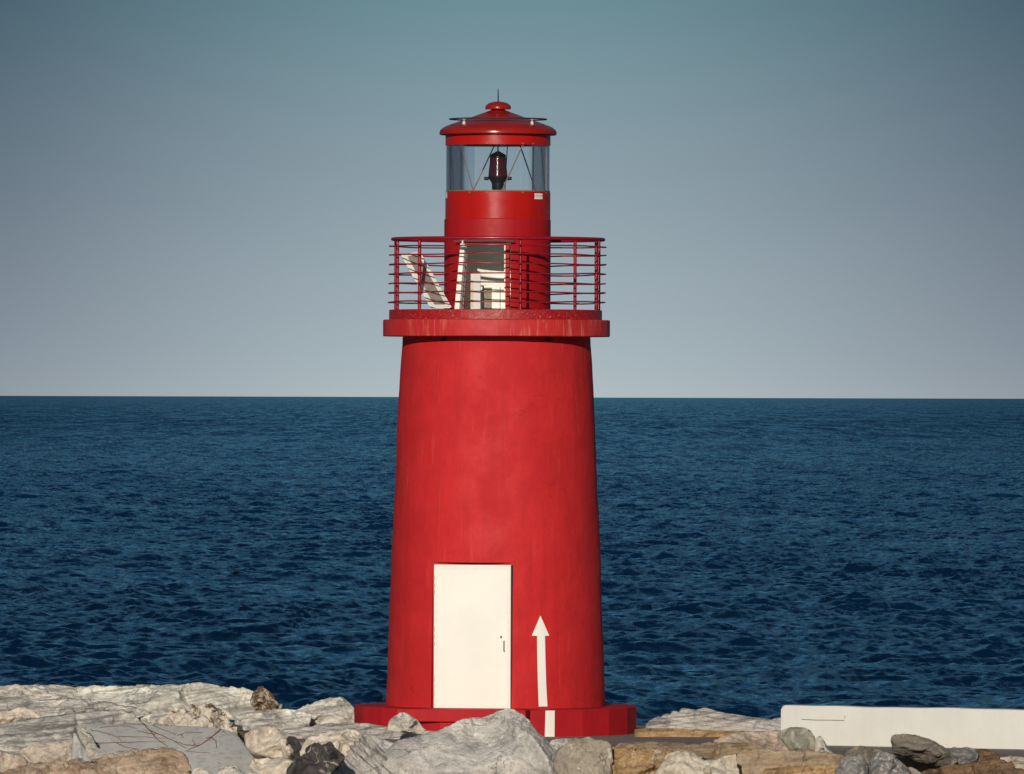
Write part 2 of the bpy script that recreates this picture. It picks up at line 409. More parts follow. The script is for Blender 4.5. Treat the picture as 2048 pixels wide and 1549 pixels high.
K['tanblock'] = rock_mat('tan_block_stone', (0.461,0.358,0.249,1), (0.546,0.427,0.294,1), (.46,.29,.14,1), patch=(.14,.125,.11,1), patch_lvl=(.60,.68), patch_stretch=(.8,.8,2.4), patch_scale=1.6, streak=(4,.6,7), streak_col=(.24,.175,.12,1), bump=.8)
K['pink'] = rock_mat('pinkish_rough_stone', (0.560,0.426,0.325,1), (0.694,0.560,0.437,1), (.42,.29,.21,1), streak=(-18,1.4,12), streak_col=(.68,.58,.47,1), streak_amt=.6, bump=1.2)
K['rustgrey'] = rock_mat('rust_stained_grey_stone', (.36,.335,.27,1), (.45,.42,.34,1), (.30,.285,.25,1), patch=(.42,.13,.035,1), patch_lvl=(.60,.65), patch_scale=2.8, bump=.6)
K['gveined'] = rock_mat('grey_white_veined_stone', (.22,.21,.205,1), (.29,.275,.265,1), (.16,.15,.15,1), vein=(.60,.54,.46,1), vein_w=.016, vein_scale=2.6, speck=.25, bump=.7)
K['greybrown'] = rock_mat('grey_brown_stone', (.27,.235,.19,1), (.36,.31,.24,1), (.20,.18,.16,1), patch=(.46,.33,.17,1), patch_lvl=(.60,.66), streak=(14,.9,9), streak_col=(.15,.13,.115,1), streak_amt=.5, bump=.9)
K['darkbrown'] = rock_mat('dark_brown_layered_stone', (0.230,0.144,0.086,1), (0.310,0.196,0.115,1), (.13,.08,.05,1), patch=(.42,.29,.18,1), patch_lvl=(.64,.70), streak=(6,.7,10), streak_col=(.10,.06,.04,1), streak_amt=.55, bump=.9)
K['under'] = rock_mat('shadowed_rubble_stone', (.20,.165,.12,1), (.28,.23,.17,1), bump=1.2)
K['ground'] = rock_mat('grey_paving_dust', (.20,.18,.17,1), (.28,.25,.225,1), (.34,.29,.24,1), speck=.4, bump=.5)

# ------------------------------------------------------------------ water
def build_water():
    H_Z = EYE - 7.0
    rows = [150.0]
    while rows[-1] < 260000:
        y = rows[-1]; rows.append(y*(1.004 if y < 205 else 1.00060 if y < 900 else 1.0008 if y < 3000 else 1.0016 if y < 8000 else 1.004 if y < 20000 else 1.06))
    Y = np.array(rows); nc = 640
    t = np.linspace(-1, 1, 560); side = 1 + 2.6*(np.linspace(0, 1, 131)[1:])**1.5
    u = np.concatenate([-side[::-1], t, side]); nc = len(u)
    X = (u[None, :]*(.070*Y + 5)[:, None]); YY = np.repeat(Y[:, None], nc, 1)
    dY = np.gradient(Y)[:, None]; dX = np.gradient(u)[None, :]*(.070*Y+5)[:, None]
    rng = np.random.default_rng(5); Z = np.zeros_like(X); DY = np.zeros_like(X); DX = np.zeros_like(X)
    lam = np.concatenate([np.geomspace(.36, 7, 66), np.geomspace(9, 40, 9)])
    # slow patchiness of the short chop
    gust = 1 + .20*np.sin(X*.11+YY*.037+1.3)*np.sin(X*.043-YY*.021+.4) + .10*np.sin(X*.27+YY*.09)
    for l in lam:
        th = math.pi/2 + .30 + rng.normal(0, .58)      # travel mostly in depth so that crests lie across the view
        k = 2*math.pi/l; kx, ky = k*math.cos(th), k*math.sin(th); ph = rng.uniform(0, 6.28)
        a = .0092*l*(1.3 if l < 1.3 else 1.3*(1.3/l)**.72)
        fade = np.clip((l/(abs(math.sin(th))+.05)/dY - 1.1)/1.3, 0, 1)*np.clip((l/(abs(math.cos(th))+.05)/dX-1.6)/1.4, 0, 1)
        A = a*fade*(gust if l < 5 else 1.0)
        arg = kx*X + ky*YY + ph
        s, c = np.sin(arg).astype(np.float32), np.cos(arg).astype(np.float32)
        Z += A*s; q = .85
        DX -= A*c*q*math.cos(th)*-1; DY -= A*c*q*math.sin(th)*-1
    co = np.stack([X+DX, YY+DY, H_Z+Z], -1).reshape(-1, 3).astype(np.float32)
    nr = len(Y); i = np.arange((nr-1)*(nc-1)); r, c = i//(nc-1), i % (nc-1); v = r*nc+c
    q = np.stack([v, v+1, v+nc+1, v+nc], 1).astype(np.int32)
    me = bpy.data.meshes.new('water'); me.vertices.add(len(co)); me.vertices.foreach_set('co', co.ravel())
    me.loops.add(q.size); me.loops.foreach_set('vertex_index', q.ravel())
    me.polygons.add(len(q)); me.polygons.foreach_set('loop_start', np.arange(0, q.size, 4, dtype=np.int32))
    me.update(calc_edges=True); me.shade_smooth()
    M = Mat('sea_water', .16, .42); M.b.inputs['Specular Tint'].default_value = (.62, .86, 1, 1)
    M.b.inputs['IOR'].default_value = 1.33
    geo = M.n.new('ShaderNodeNewGeometry'); pos = geo.outputs['Position']
    def wn(scale, sx=1, sy=1, det=4, ro=.6, dist=0.):
        mp = M.n.new('ShaderNodeMapping'); M.l.new(pos, mp.inputs[0]); mp.inputs['Scale'].default_value = (sx, sy, 1)
        return M.noise(mp.outputs[0], scale, det, ro, dist)
    big = M.range(wn(.02, 1, .45, 5, .6), .35, .65)
    M.color(M.mix(big, (.004, .036, .080, 1), (.007, .050, .098, 1)))
    b = M.bump(wn(.55, 1, .6, 6, .60), 1.0, .30)
    b = M.bump(wn(2.6, 1, .8, 6, .65, .4), .8, .06, b)
    b = M.bump(wn(.09, 1, .12, 6, .7), 1.0, 3.0, b)
    # body colour under a limited mirror of the sky: in rough water most of the mirror facets hide behind crests
    n = M.n; l = M.l
    fr = n.new('ShaderNodeFresnel'); fr.inputs[0].default_value = 1.33; l.new(b, fr.inputs['Normal'])
    sx = n.new('ShaderNodeSeparateXYZ'); l.new(pos, sx.inputs[0])
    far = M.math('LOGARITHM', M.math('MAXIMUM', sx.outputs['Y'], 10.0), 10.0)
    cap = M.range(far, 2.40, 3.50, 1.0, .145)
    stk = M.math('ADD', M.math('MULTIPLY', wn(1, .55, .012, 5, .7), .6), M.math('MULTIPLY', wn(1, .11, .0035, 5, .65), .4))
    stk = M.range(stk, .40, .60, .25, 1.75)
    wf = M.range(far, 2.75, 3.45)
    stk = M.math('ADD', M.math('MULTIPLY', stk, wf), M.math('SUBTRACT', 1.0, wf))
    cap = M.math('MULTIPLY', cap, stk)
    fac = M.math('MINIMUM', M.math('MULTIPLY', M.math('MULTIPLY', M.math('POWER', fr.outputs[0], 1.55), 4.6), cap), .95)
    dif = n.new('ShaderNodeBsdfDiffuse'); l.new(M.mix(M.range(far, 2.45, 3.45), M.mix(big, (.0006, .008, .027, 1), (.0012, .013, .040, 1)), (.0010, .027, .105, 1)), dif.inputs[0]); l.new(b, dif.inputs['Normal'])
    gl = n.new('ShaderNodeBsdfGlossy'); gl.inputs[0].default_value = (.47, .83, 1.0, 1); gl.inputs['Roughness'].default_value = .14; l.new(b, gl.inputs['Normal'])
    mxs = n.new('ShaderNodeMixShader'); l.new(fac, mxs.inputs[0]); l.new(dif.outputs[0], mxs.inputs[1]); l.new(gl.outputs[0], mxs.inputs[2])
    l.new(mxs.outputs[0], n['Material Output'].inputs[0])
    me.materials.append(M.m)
    o = bpy.data.objects.new('water', me); C.objects.link(o); tag(o, kind='structure')
    bm = bmesh.new(); box(bm, (0, 20000, H_Z-1.6-.1), (120000, 80000, .2)); s = link_bm('sea_bed', bm, M.m); tag(s, kind='structure')
build_water()

# ------------------------------------------------------------------ ground
def build_ground():
    nx, ny = 150, 120; xs = np.linspace(-30, 30, nx); ys = np.linspace(100, 158, ny)
    X, Y = np.meshgrid(xs, ys)
    p = np.stack([X.ravel(), Y.ravel(), np.zeros(X.size)], 1)
    n = fbm(p*.8, 5, 3).reshape(X.shape)
    Z = -.30 + .2*n + np.where((X < -2.6) & (Y > 142), .25, 0) - np.where((X > -7.5) & (X < -3), 0, 0)
    Z = np.where(Y > 150, Z - (Y-150)*.42, Z); Z = np.where(Y < 139, Z-(139-Y)*.05, Z)
    bm = bmesh.new(); vv = [[bm.verts.new((X[j, i], Y[j, i], Z[j, i])) for i in range(nx)] for j in range(ny)]
    for j in range(ny-1):
        for i in range(nx-1): bm.faces.new([vv[j][i], vv[j][i+1], vv[j+1][i+1], vv[j+1][i]])
    tag(link_bm('ground', bm, K['under'], smooth=True), kind='structure')
    # grey pier top the lighthouse stands on
    bm = bmesh.new()
    f = [P(1120, 1500, 138.6).x, 138.6]
    outline = [(-3.2, 139.6), (.4, 138.9), (1.0, 138.0), (3.3, 137.4), (3.9, 134.5), (9.5, 134.3), (16, 134.2), (16, 147.0), (-3.2, 147.4)]
    top = [bm.verts.new((x, y, 0.0)) for x, y in outline]; bot = [bm.verts.new((x, y, -1.0)) for x, y in outline]
    bm.faces.new(top); bm.faces.new(bot[::-1])
    for i in range(len(top)): j = (i+1) % len(top); bm.faces.new([top[i], top[j], bot[j], bot[i]])
    bmesh.ops.triangulate(bm, faces=bm.faces)
    tag(link_bm('pavement', bm, K['ground']), kind='structure')
build_ground()

# ------------------------------------------------------------------ lighthouse
TY = 144.0; S = 20000/TY                       # pixels of the photograph per metre at the tower
tx = P(992.6, 800, TY).x
zz = lambda py: EYE - (py-795)/S
rr = lambda px: px/S
lh = empty('lighthouse', (tx, TY, 0))
tag(lh, 'red masonry lighthouse tower with glazed lantern and railed gallery', 'lighthouse')
UX = .010                                       # the upper works stand a centimetre right of the shaft
A = R(13.5)
nrm = Vector((-math.sin(A), -math.cos(A), 0)); tan = Vector((math.cos(A), -math.sin(A), 0))
ROTZ = Matrix.Rotation(-A, 3, 'Z')
def tower_r(z):
    py = 795 - (z-EYE)*S
    ys = [640, 690, 740, 800, 900, 1000, 1100, 1200, 1300, 1400, 1475]; rs = [186, 187.5, 191, 195, 199.5, 204, 208, 212, 215.5, 219, 222]
    return float(np.interp(py, ys, rs))/S
bm = bmesh.new()
prof = [(tower_r(z), z) for z in np.linspace(zz(1418), zz(666), 60)]
lathe(bm, [(0.0, prof[0][1])] + prof + [(0.0, prof[-1][1])], 160)
wall = link_bm('tower_wall', bm, m_tower, lh)
# uneven plaster
me = wall.data; co = np.empty(len(me.vertices)*3); me.vertices.foreach_get('co', co); co = co.reshape(-1, 3)
rad = np.hypot(co[:, 0], co[:, 1]); d = fbm(co*np.array([1.6, 1.6, 1.1]), 4, 11)*.018
k = np.where(rad > .2, (rad+d)/np.maximum(rad, .01), 1); co[:, :2] *= k[:, None]; me.vertices.foreach_set('co', co.ravel()); me.update()
# doorway recess
plane = 190/S; zt, zb = zz(1123), zz(1415)
c = bmesh.new(); hw = 82/S
box(c, nrm*(plane + .6) + Vector((0, 0, (zt+zb)/2)), (hw*2, 1.2, zt-zb), ROTZ)
cut(wall, c)
# plinth
bm = bmesh.new(); rp = 284/S
n = 24; ang0 = R(7.5)
solid(bm, [(rp, -.35), (rp, zz(1412)-.012), (rp-.014, zz(1412))], n)
bmesh.ops.rotate(bm, cent=(0,0,0), matrix=Matrix.Rotation(ang0, 3, 'Z'), verts=bm.verts)
pl = link_bm('plinth', bm, m_plinth, lh)
# door step in front of the door
bm = bmesh.new()
st_h = 25/S
front = rp + .035
box(bm, nrm*(1.0 + (front-1.0)/2) + Vector((0, 0, zz(1412)+.004-st_h/2)), (262/S, front-1.0, st_h), ROTZ, .012)
link_bm('door_step', bm, m_plinth, lh)
# door
dn = nrm*(plane+.028); dw = 156/S; dh = zt-zb-.045
bm = bmesh.new(); dc = Vector((0, 0, zb+.012+dh/2)) + dn + tan*(.2/S)
box(bm, dc, (dw, .05, dh), ROTZ, .006)
door = link_bm('door', bm, m_door, lh)
bm = bmesh.new()                               # raised edge strip of the door leaf
e = .055
for sx in (-1, 1): box(bm, dc + tan*sx*(dw/2-e/2) + nrm*.027, (e, .008, dh-.02), ROTZ)
for sz in (-1, 1): box(bm, dc + Vector((0,0,sz*(dh/2-.01-e/2))) + nrm*.027, (dw-2*e, .008, e), ROTZ)
link_bm('door_border', bm, m_border, door)
for py in (1169, 1270, 1369):
    bm = bmesh.new()
    for q in (-14, 0, 14):
        tube(bm, [dc*1 + tan*(-dw/2+.002) + nrm*.026 + Vector((0,0, zz(py)-dc.z+(q-5)/S)), dc + tan*(-dw/2+.002) + nrm*.026 + Vector((0,0, zz(py)-dc.z+(q+5)/S))], .010, 8)
    link_bm('hinge', bm, m_hinge, door)
bm = bmesh.new(); hx = 66/S
p0 = dc + tan*hx + nrm*.034; p0.z = 0
tube(bm, [p0+Vector((0,0,zz(1278))), p0+nrm*.05+Vector((0,0,zz(1278))), p0+nrm*.05+Vector((0,0,zz(1298))), p0+Vector((0,0,zz(1298)))], .0055, 8)
link_bm('door_handle', bm, m_grey, door)
bm = bmesh.new(); p1 = dc + tan*(59/S) + nrm*.03; p1.z = zz(1270)
tube(bm, [p1, p1+nrm*.012], .014, 10); link_bm('keyhole', bm, m_black, door)
# near-black strip painted in as the shaded gap beside the leaf
bm = bmesh.new()
box(bm, dc + tan*(dw/2+.012) - nrm*.02, (.018, .02, dh), ROTZ)
link_bm('door_gap', bm, m_dark, lh)
# painted arrow
def on_surface(px, py, lower=False):
    w = P(px, py, TY); x, z = w.x-tx, w.z
    for _ in range(4):
        r_ = tower_r(z)+.012 if not lower else None
        if lower:
            rr_ = rp*math.cos(math.pi/n)
            # facet distance of the 24-sided plinth
            a_ = math.atan2(x, rp); kk = round((math.degrees(a_)-7.5-7.5)/15)
            # facets are centred half way between vertices
            am = R((round((math.degrees(math.asin(max(-1, min(1, x/rp))))+0.0-0.0)/15)*15)) if False else None
            y = -math.sqrt(max(0, rp*rp - x*x))
        else: y = -math.sqrt(max(0, r_*r_-x*x))
        w = P(px, py, TY+y); x, z = w.x-tx, w.z
    return Vector((x, y-.006, z))
def decal(name, rows, lower=False):
    """rows = [(py, x0, x1)...] thin painted patch following the wall"""
    bm = bmesh.new(); prev = None; fine = []
    for (a, b) in zip(rows[:-1], rows[1:]):
        st = max(1, int(abs(b[0]-a[0])/6))
        for i in range(st): t = i/st; fine.append([a[k]*(1-t)+b[k]*t for k in range(3)])
    fine.append(list(rows[-1]))
    for py, x0, x1 in fine:
        rowv = [bm.verts.new(on_surface(x0+(x1-x0)*i/4, py, lower)) for i in range(5)]
        if prev:
            for i in range(4): bm.faces.new([prev[i], prev[i+1], rowv[i+1], rowv[i]])
        prev = rowv
    bmesh.ops.remove_doubles(bm, verts=bm.verts, dist=1e-4)
    g = bmesh.ops.extrude_face_region(bm, geom=bm.faces[:]); bmesh.ops.translate(bm, vec=(0, .004, 0), verts=[v for v in g['geom'] if isinstance(v, bmesh.types.BMVert)])
    return bm
bm = decal('a', [(1232, 1080.5, 1081), (1272, 1063.5, 1098.5), (1272.3, 1074, 1090), (1320, 1074.6, 1091), (1370, 1075.8, 1092.5), (1413.5, 1077.5, 1095)])
link_bm('painted_arrow', bm, m_white, lh)
bm = decal('b', [(1421.5, 1091, 1109.5), (1474, 1089.5, 1109)], True)
link_bm('painted_arrow_tail', bm, m_white, lh)

# gallery slab, curb
bm = bmesh.new(); rs_ = 227/S
solid(bm, [(rs_-.01, zz(674.5)), (rs_, zz(674.5)+.01), (rs_, zz(641)-.012), (rs_-.012, zz(641))], 60)
link_bm('gallery_slab', bm, m_slab, lh, smooth=R(20))
bm = bmesh.new(); rc = 213/S
solid(bm, [(rc, zz(641)+.004), (rc, zz(622)), (rc-.02, zz(621)), (rc-.02, zz(621)-.02)], 60)
me_c = link_bm('gallery_curb', bm, m_curb, lh, smooth=R(40)); me_c.location = (-.014, 0, 0)
for a in (-33, 33):                   # drain holes under the slab
    bm = bmesh.new(); aa = R(a); q = Vector((math.sin(aa), -math.cos(aa), 0))
    tube(bm, [q*(tower_r(zz(678))-.03)+Vector((0,0,zz(680))), q*(tower_r(zz(678))+.035)+Vector((0,0,zz(680)))], .03, 12)
    link_bm('drain_spout', bm, m_dark, lh)
zdeck = zz(621)-.02
# watch room wall (hollow, with doorway)
GX = Vector((UX, 0, 0))
ro, ri = 106.5/S, 99/S
bm = bmesh.new()
lathe(bm, [(ro, zdeck), (ro, zz(441)), (ro-.012, zz(439)), (ri, zz(439)), (ri, zdeck)], 128, closed=True)
watch = link_bm('watch_room_wall', bm, m_watch, lh)
c = bmesh.new(); zt2 = zz(487); box(c, nrm*(.75) + Vector((0,0,(zt2+zdeck-.1)/2)), (100/S, .7, zt2-zdeck+.1), ROTZ)
cut(watch, c); watch.location = GX
bm = bmesh.new()                              # pale lining seen through the doorway
ri2 = ri-.004
lathe(bm, [(ri2, zdeck+.004), (ri2, zz(442)), (ri2-.01, zz(442)), (ri2-.01, zdeck+.004)], 96, closed=True)
lin = link_bm('lining', bm, m_inner, watch); 
c = bmesh.new(); box(c, nrm*(.75) + Vector((0,0,(zt2+zdeck-.1)/2)), (100/S, .7, zt2-zdeck+.1), ROTZ)
cut(lin, c)
bm = bmesh.new(); solid(bm, [(ri2-.012, zdeck+.012), (ri2-.012, zdeck+.02)], 64); link_bm('bounce_floor', bm, m_inner, lh).location = GX  # pale floor added to bounce sunlight onto the lining
bm = bmesh.new(); lathe(bm, [(ri-.001, zz(441)), (ri-.001, zz(440)), (.56, zz(440)), (.56, zz(441))], 96, closed=True); link_bm('holed_watch_room_ceiling', bm, m_inner, lh).location = GX  # unseen ceiling, centre left open so sky light reaches the hatch interior
# door frame of the hatch
bm = bmesh.new(); fd = .80; hwid = 50/S
fz = (zt2+zdeck)/2; fh = zt2-zdeck
box(bm, nrm*(.735) + tan*(hwid-.03) + Vector((0,0,fz-.004)), (.058, .05, fh-.012), ROTZ)
box(bm, nrm*(.735) - tan*(hwid-.03) + Vector((0,0,fz-.004)), (.058, .05, fh-.012), ROTZ)
box(bm, nrm*(.735) + Vector((0,0,zt2-.012)), (hwid*2-.124, .05, .02), ROTZ)
link_bm('hatch_frame', bm, m_watch, lh).location = GX
bm = bmesh.new()
box(bm, nrm*(.715) + tan*(hwid-.072) + Vector((0,0,fz+.12)), (.022, .03, fh-.26), ROTZ)
link_bm('hatch_trim', bm, m_white, lh).location = GX
bm = bmesh.new(); box(bm, nrm*.795 + Vector((0,0,zt2+.015)), (hwid*2+.16, .06, .022), ROTZ)
link_bm('hatch_canopy', bm, m_iron, lh).location = GX
# lantern parapet
rl = 105/S
LX = Vector((UX+.004, 0, 0))
bm = bmesh.new(); lathe(bm, [(rl, zz(440)), (rl, zz(386)), (rl-.008, zz(385)), (rl-.04, zz(385)), (rl-.04, zz(440))], 128, closed=True)
lp = link_bm('lantern_parapet', bm, m_lacq, lh, smooth=R(35)); lp.location = LX
bm = bmesh.new(); lathe(bm, [(rl-.004, zz(385)+.002), (rl-.004, zz(383)), (rl-.05, zz(383)), (rl-.05, zz(385)+.002)], 128, closed=True)
link_bm('glazing_sill', bm, m_rod, lp)
bm = bmesh.new(); lathe(bm, [(rl-.041, zz(388)), (rl-.041, zz(386)), (.60, zz(386)), (.60, zz(388))], 64, closed=True); link_bm('holed_lantern_floor', bm, m_grey, lp)  # ring with an added hole that lets sky light down into the watch room
bm = bmesh.new(); box(bm, (0, 0, zz(388)-.02), (rl*1.9, .14, .04)); link_bm('lamp_beam', bm, m_grey, lp)
for px0, px1, y0, y1 in ((1068.5, 1084.5, 389, 393.5), (1068.5, 1084.5, 394.5, 400.5), (890.8, 894.8, 385, 398)):
    bm = bmesh.new(); prev = None
    for i in range(7):
        x = ((px0+(px1-px0)*i/6)-995.6)/S; x = max(-rl*.9995, x); y = -math.sqrt(rl*rl-x*x)*1.004-.002
        cur = [bm.verts.new((x*1.003, y, zz(y0))), bm.verts.new((x*1.003, y, zz(y1)))]
        if prev: bm.faces.new([prev[0], cur[0], cur[1], prev[1]])
        prev = cur
    g = bmesh.ops.extrude_face_region(bm, geom=bm.faces[:]); bmesh.ops.translate(bm, vec=(0, .003, 0), verts=[v for v in g['geom'] if isinstance(v, bmesh.types.BMVert)])
    link_bm('white_patch', bm, m_white, lp)
def rivets(parent, r_, z, angs):
    for a in angs:
        bm = bmesh.new(); q = Vector((math.sin(R(a)), -math.cos(R(a)), 0)); tube(bm, [q*(r_-.002)+Vector((0,0,z)), q*(r_+.008)+Vector((0,0,z))], .011, 8)
        link_bm('rivet', bm, m_rod, parent)
rivets(lp, rl, zz(387.5), [-74, -32, -12, 28, 66])
# glazing
rg = 103.5/S
for i in range(6):
    a0 = R(-86+60*i+.4); bm = bmesh.new()
    z0, z1 = zz(383), zz(292)
    lathe(bm, [(rg, z0), (rg, z1), (rg-.008, z1), (rg-.008, z0)], 22, closed=True, a0=a0, a1=a0+R(59.2))
    link_bm('lantern_pane', bm, m_glass, lh, smooth=R(30)).location = LX
for (p0_, p1_, back) in ((-99, -47, True), (87, 100, True)):   # dusty second panes on the sea side
    bm = bmesh.new(); r2 = rg-.03
    a0, a1 = [math.asin(max(-1, min(1, v/S/r2))) for v in (p0_, p1_)]
    a0, a1 = math.pi-a1, math.pi-a0
    lathe(bm, [(r2, zz(383)), (r2, zz(292)), (r2-.006, zz(292)), (r2-.006, zz(383))], 16, closed=True, a0=a0, a1=a1)
    link_bm('dusty_pane', bm, m_glass2, lh).location = LX
# glazing bars: (px top, px bottom, back?, radius, material)
r3 = rg-.022
def bar(pt, pb, back, r_, mat, yt=290, yb=384):
    q = []
    for px, py in ((pt, yt), (pb, yb)):
        x = max(-r3, min(r3, (px-996.3)/S)); y = math.sqrt(max(0, r3*r3-x*x))*(1 if back else -1); q.append((x, y, zz(py)))
    bm = bmesh.new(); tube(bm, q, r_, 8); link_bm('glazing_bar', bm, mat, lh).location = LX
for a in ((921.4, 947, False, .008, m_rod), (988.7, 945, True, .009, m_rod), (1047, 1004.6, False, .009, m_rod), (1040.8, 1073, True, .009, m_iron),
          (901, 902, True, .012, m_iron), (902.5, 908, False, .008, m_iron), (922.7, 922.7, True, .012, m_rod), (1015, 1010, True, .007, m_iron),
          (1067.4, 1065.8, False, .011, m_iron), (1082, 1091, True, .009, m_iron), (1093.5, 1093.5, False, .014, m_white)):
    bar(*a)
# beacon lamp
lampx = LX + Vector((0, 0, 0))
bm = bmesh.new(); solid(bm, [(.055, zz(386)), (.075, zz(384)), (.085, zz(378)), (.088, zz(367)), (.125, zz(360)), (.140, zz(356)), (.140, zz(354))], 40)
lb = link_bm('beacon_lamp', bm, m_black, lh, smooth=R(30)); lb.location = lampx
bm = bmesh.new(); tube(bm, [(0, 0, zz(303.5)), (0, 0, zz(290))], .010, 8); link_bm('lamp_rod', bm, m_iron, lb)
bm = bmesh.new(); solid(bm, [(.136, zz(354)), (.138, zz(352)), (.122, zz(331)), (.115, zz(312)), (.105, zz(310)), (.012, zz(303)), (.0, zz(302.5))][:-1], 40)
link_bm('beacon_lens', bm, m_lens, lb, smooth=R(35))
for sx in (-1, 1):
    bm = bmesh.new(); box(bm, (sx*.165, 0, zz(358)), (.07, .05, .05), None, .015); 
    link_bm('lamp_bracket', bm, m_black, lb)
# band, roof, cap, spike, conductor ring
bm = bmesh.new(); lathe(bm, [(105/S, zz(292)), (105/S, zz(271)), (100/S, zz(271)), (100/S, zz(292))], 128, closed=True)
band = link_bm('roof_band', bm, m_lacq, lh, smooth=R(35)); band.location = LX
rivets(band, 105/S, zz(290), [-12, 28, 42])
bm = bmesh.new()
prof = [(100, 271), (115, 271.5), (117.2, 270), (117.3, 266), (115.5, 261.5), (111, 257.5), (104, 253.5), (90, 248.5), (73, 242.5), (54, 236), (34, 228.5), (15, 221.5), (12, 219)]
lathe(bm, [(0, zz(271))] + [(a/S, zz(b)) for a, b in prof] + [(0, zz(219))], 128)
roof = link_bm('roof', bm, m_roof, lh, smooth=R(50)); roof.location = LX
bm = bmesh.new()
prof = [(11, 221), (11, 219.5), (25.5, 219.5), (26, 217), (24.5, 212), (19, 207.5), (10, 204.8)]
lathe(bm, [(0, zz(221))] + [(a/S, zz(b)) for a, b in prof] + [(0, zz(204))], 64)
link_bm('roof_cap', bm, m_roof, roof, smooth=R(40))
bm = bmesh.new(); tube(bm, [(0,0,zz(206)), (0,0,zz(190)), (0,0,zz(178))], .008, 8, radii=[.010, .008, .004]); link_bm('lightning_rod', bm, m_black, roof)
bm = bmesh.new(); tube(bm, ring_pts(97/S, zz(239.5)), .010, 8, closed=True); lr = link_bm('conductor_ring', bm, m_iron, roof)
for a in (-45, 45, 135, -135):
    q = Vector((math.sin(R(a)), -math.cos(R(a)), 0))*96/S
    bm = bmesh.new(); tube(bm, [q+Vector((0,0,zz(254))), q+Vector((0,0,zz(240)))], .006, 6); tube(bm, [q+Vector((0,0,zz(252))), q+Vector((0,0,zz(246)))], .024, 10)
    link_bm('insulator', bm, m_ins, lr)
# railing
RX = Vector((0.0, 0, 0))
bm = bmesh.new(); tube(bm, ring_pts(211/S, zz(480)), .025, 12, closed=True); hr = link_bm('handrail', bm, m_rail, lh, smooth=True); hr.location = (.02, 0, 0)
rl_y = [494.5, 511.5, 530.5, 549.5, 568.5, 587, 606]
for i, y in enumerate(rl_y):
    bm = bmesh.new(); pts = []
    rng_ = random.Random(i*3+1); ph = rng_.uniform(0, 6)
    for (x, y_, z_) in ring_pts((216.5)/S, zz(y), 120):
        a = math.atan2(x, -y_); w = .006*math.sin(3*a+ph) + .004*math.sin(7*a+ph*2)
        pts.append((x*(1+w*.5), y_*(1+w*.5), z_ + w))
    tube(bm, pts, .0105, 8, closed=True); o = link_bm('guard_rail', bm, m_rail, lh, smooth=True); o.location = (.017-.0035*i, 0, 0)
for a in (-99, -75.5, -48.5, 13.2, 75, 96, 130, 190, -112 - 40):
    bm = bmesh.new(); rpst = 205/S; q = Vector((math.sin(R(a))*rpst, -math.cos(R(a))*rpst, 0))
    tube(bm, [q+Vector((0,0,zdeck-.02)), q+Vector((0,0,zz(482)))], .024 if a != 13.2 else .018, 12)
    for y in rl_y:
        tube(bm, [q*.995+Vector((0,0,zz(y))), q*1.055+Vector((0,0,zz(y)))], .008, 6)
    o = link_bm('rail_post', bm, m_rail, lh, smooth=R(40)); o.location = (.004, 0, 0)

# things standing on the gallery
def wpt(px, py, dy): return P(px, py, TY+dy)
def plate(bm, a, b, c_, d_, thick, dirv):
    """box with face a,b,c,d and thickness along dirv"""
    q = [bm.verts.new(v) for v in (a, b, c_, d_)]; q2 = [bm.verts.new(v+dirv*thick) for v in (a, b, c_, d_)]
    bm.faces.new(q); bm.faces.new(q2[::-1])
    for i in range(4): j = (i+1) % 4; bm.faces.new([q[i], q[j], q2[j], q2[i]])
org = P(880, 617, TY-.35)
pn = empty('framed_panel', org)
tag(pn, 'white framed dusty panel leaning outward on the gallery, left of the hatch', 'panel')
a, b, c_, d_ = wpt(802, 511, -.50), wpt(836, 506, -.30), wpt(899, 617, -.72), wpt(861, 617, -.92)
loc = lambda v: v-org
bk = Vector((.25, .3, .15)).normalized()
def lerp4(u, v): return (a*(1-u)+b*u)*(1-v) + (d_*(1-u)+c_*u)*v
bm = bmesh.new()
plate(bm, *[loc(lerp4(u, v))+bk*.012 for u, v in ((.1, .03), (.9, .03), (.9, .97), (.1, .97))], .02, bk)
link_bm('panel_face', bm, m_panelface, pn)
bm = bmesh.new()
for (u0, u1, v0, v1) in ((0, .16, 0, 1), (.80, 1, 0, 1), (.16, .80, 0, .045), (.16, .80, .955, 1)):
    plate(bm, *[loc(lerp4(u, v)) for u, v in ((u0, v0), (u1, v0), (u1, v1), (u0, v1))], .05, bk)
link_bm('panel_frame', bm, m_white, pn)
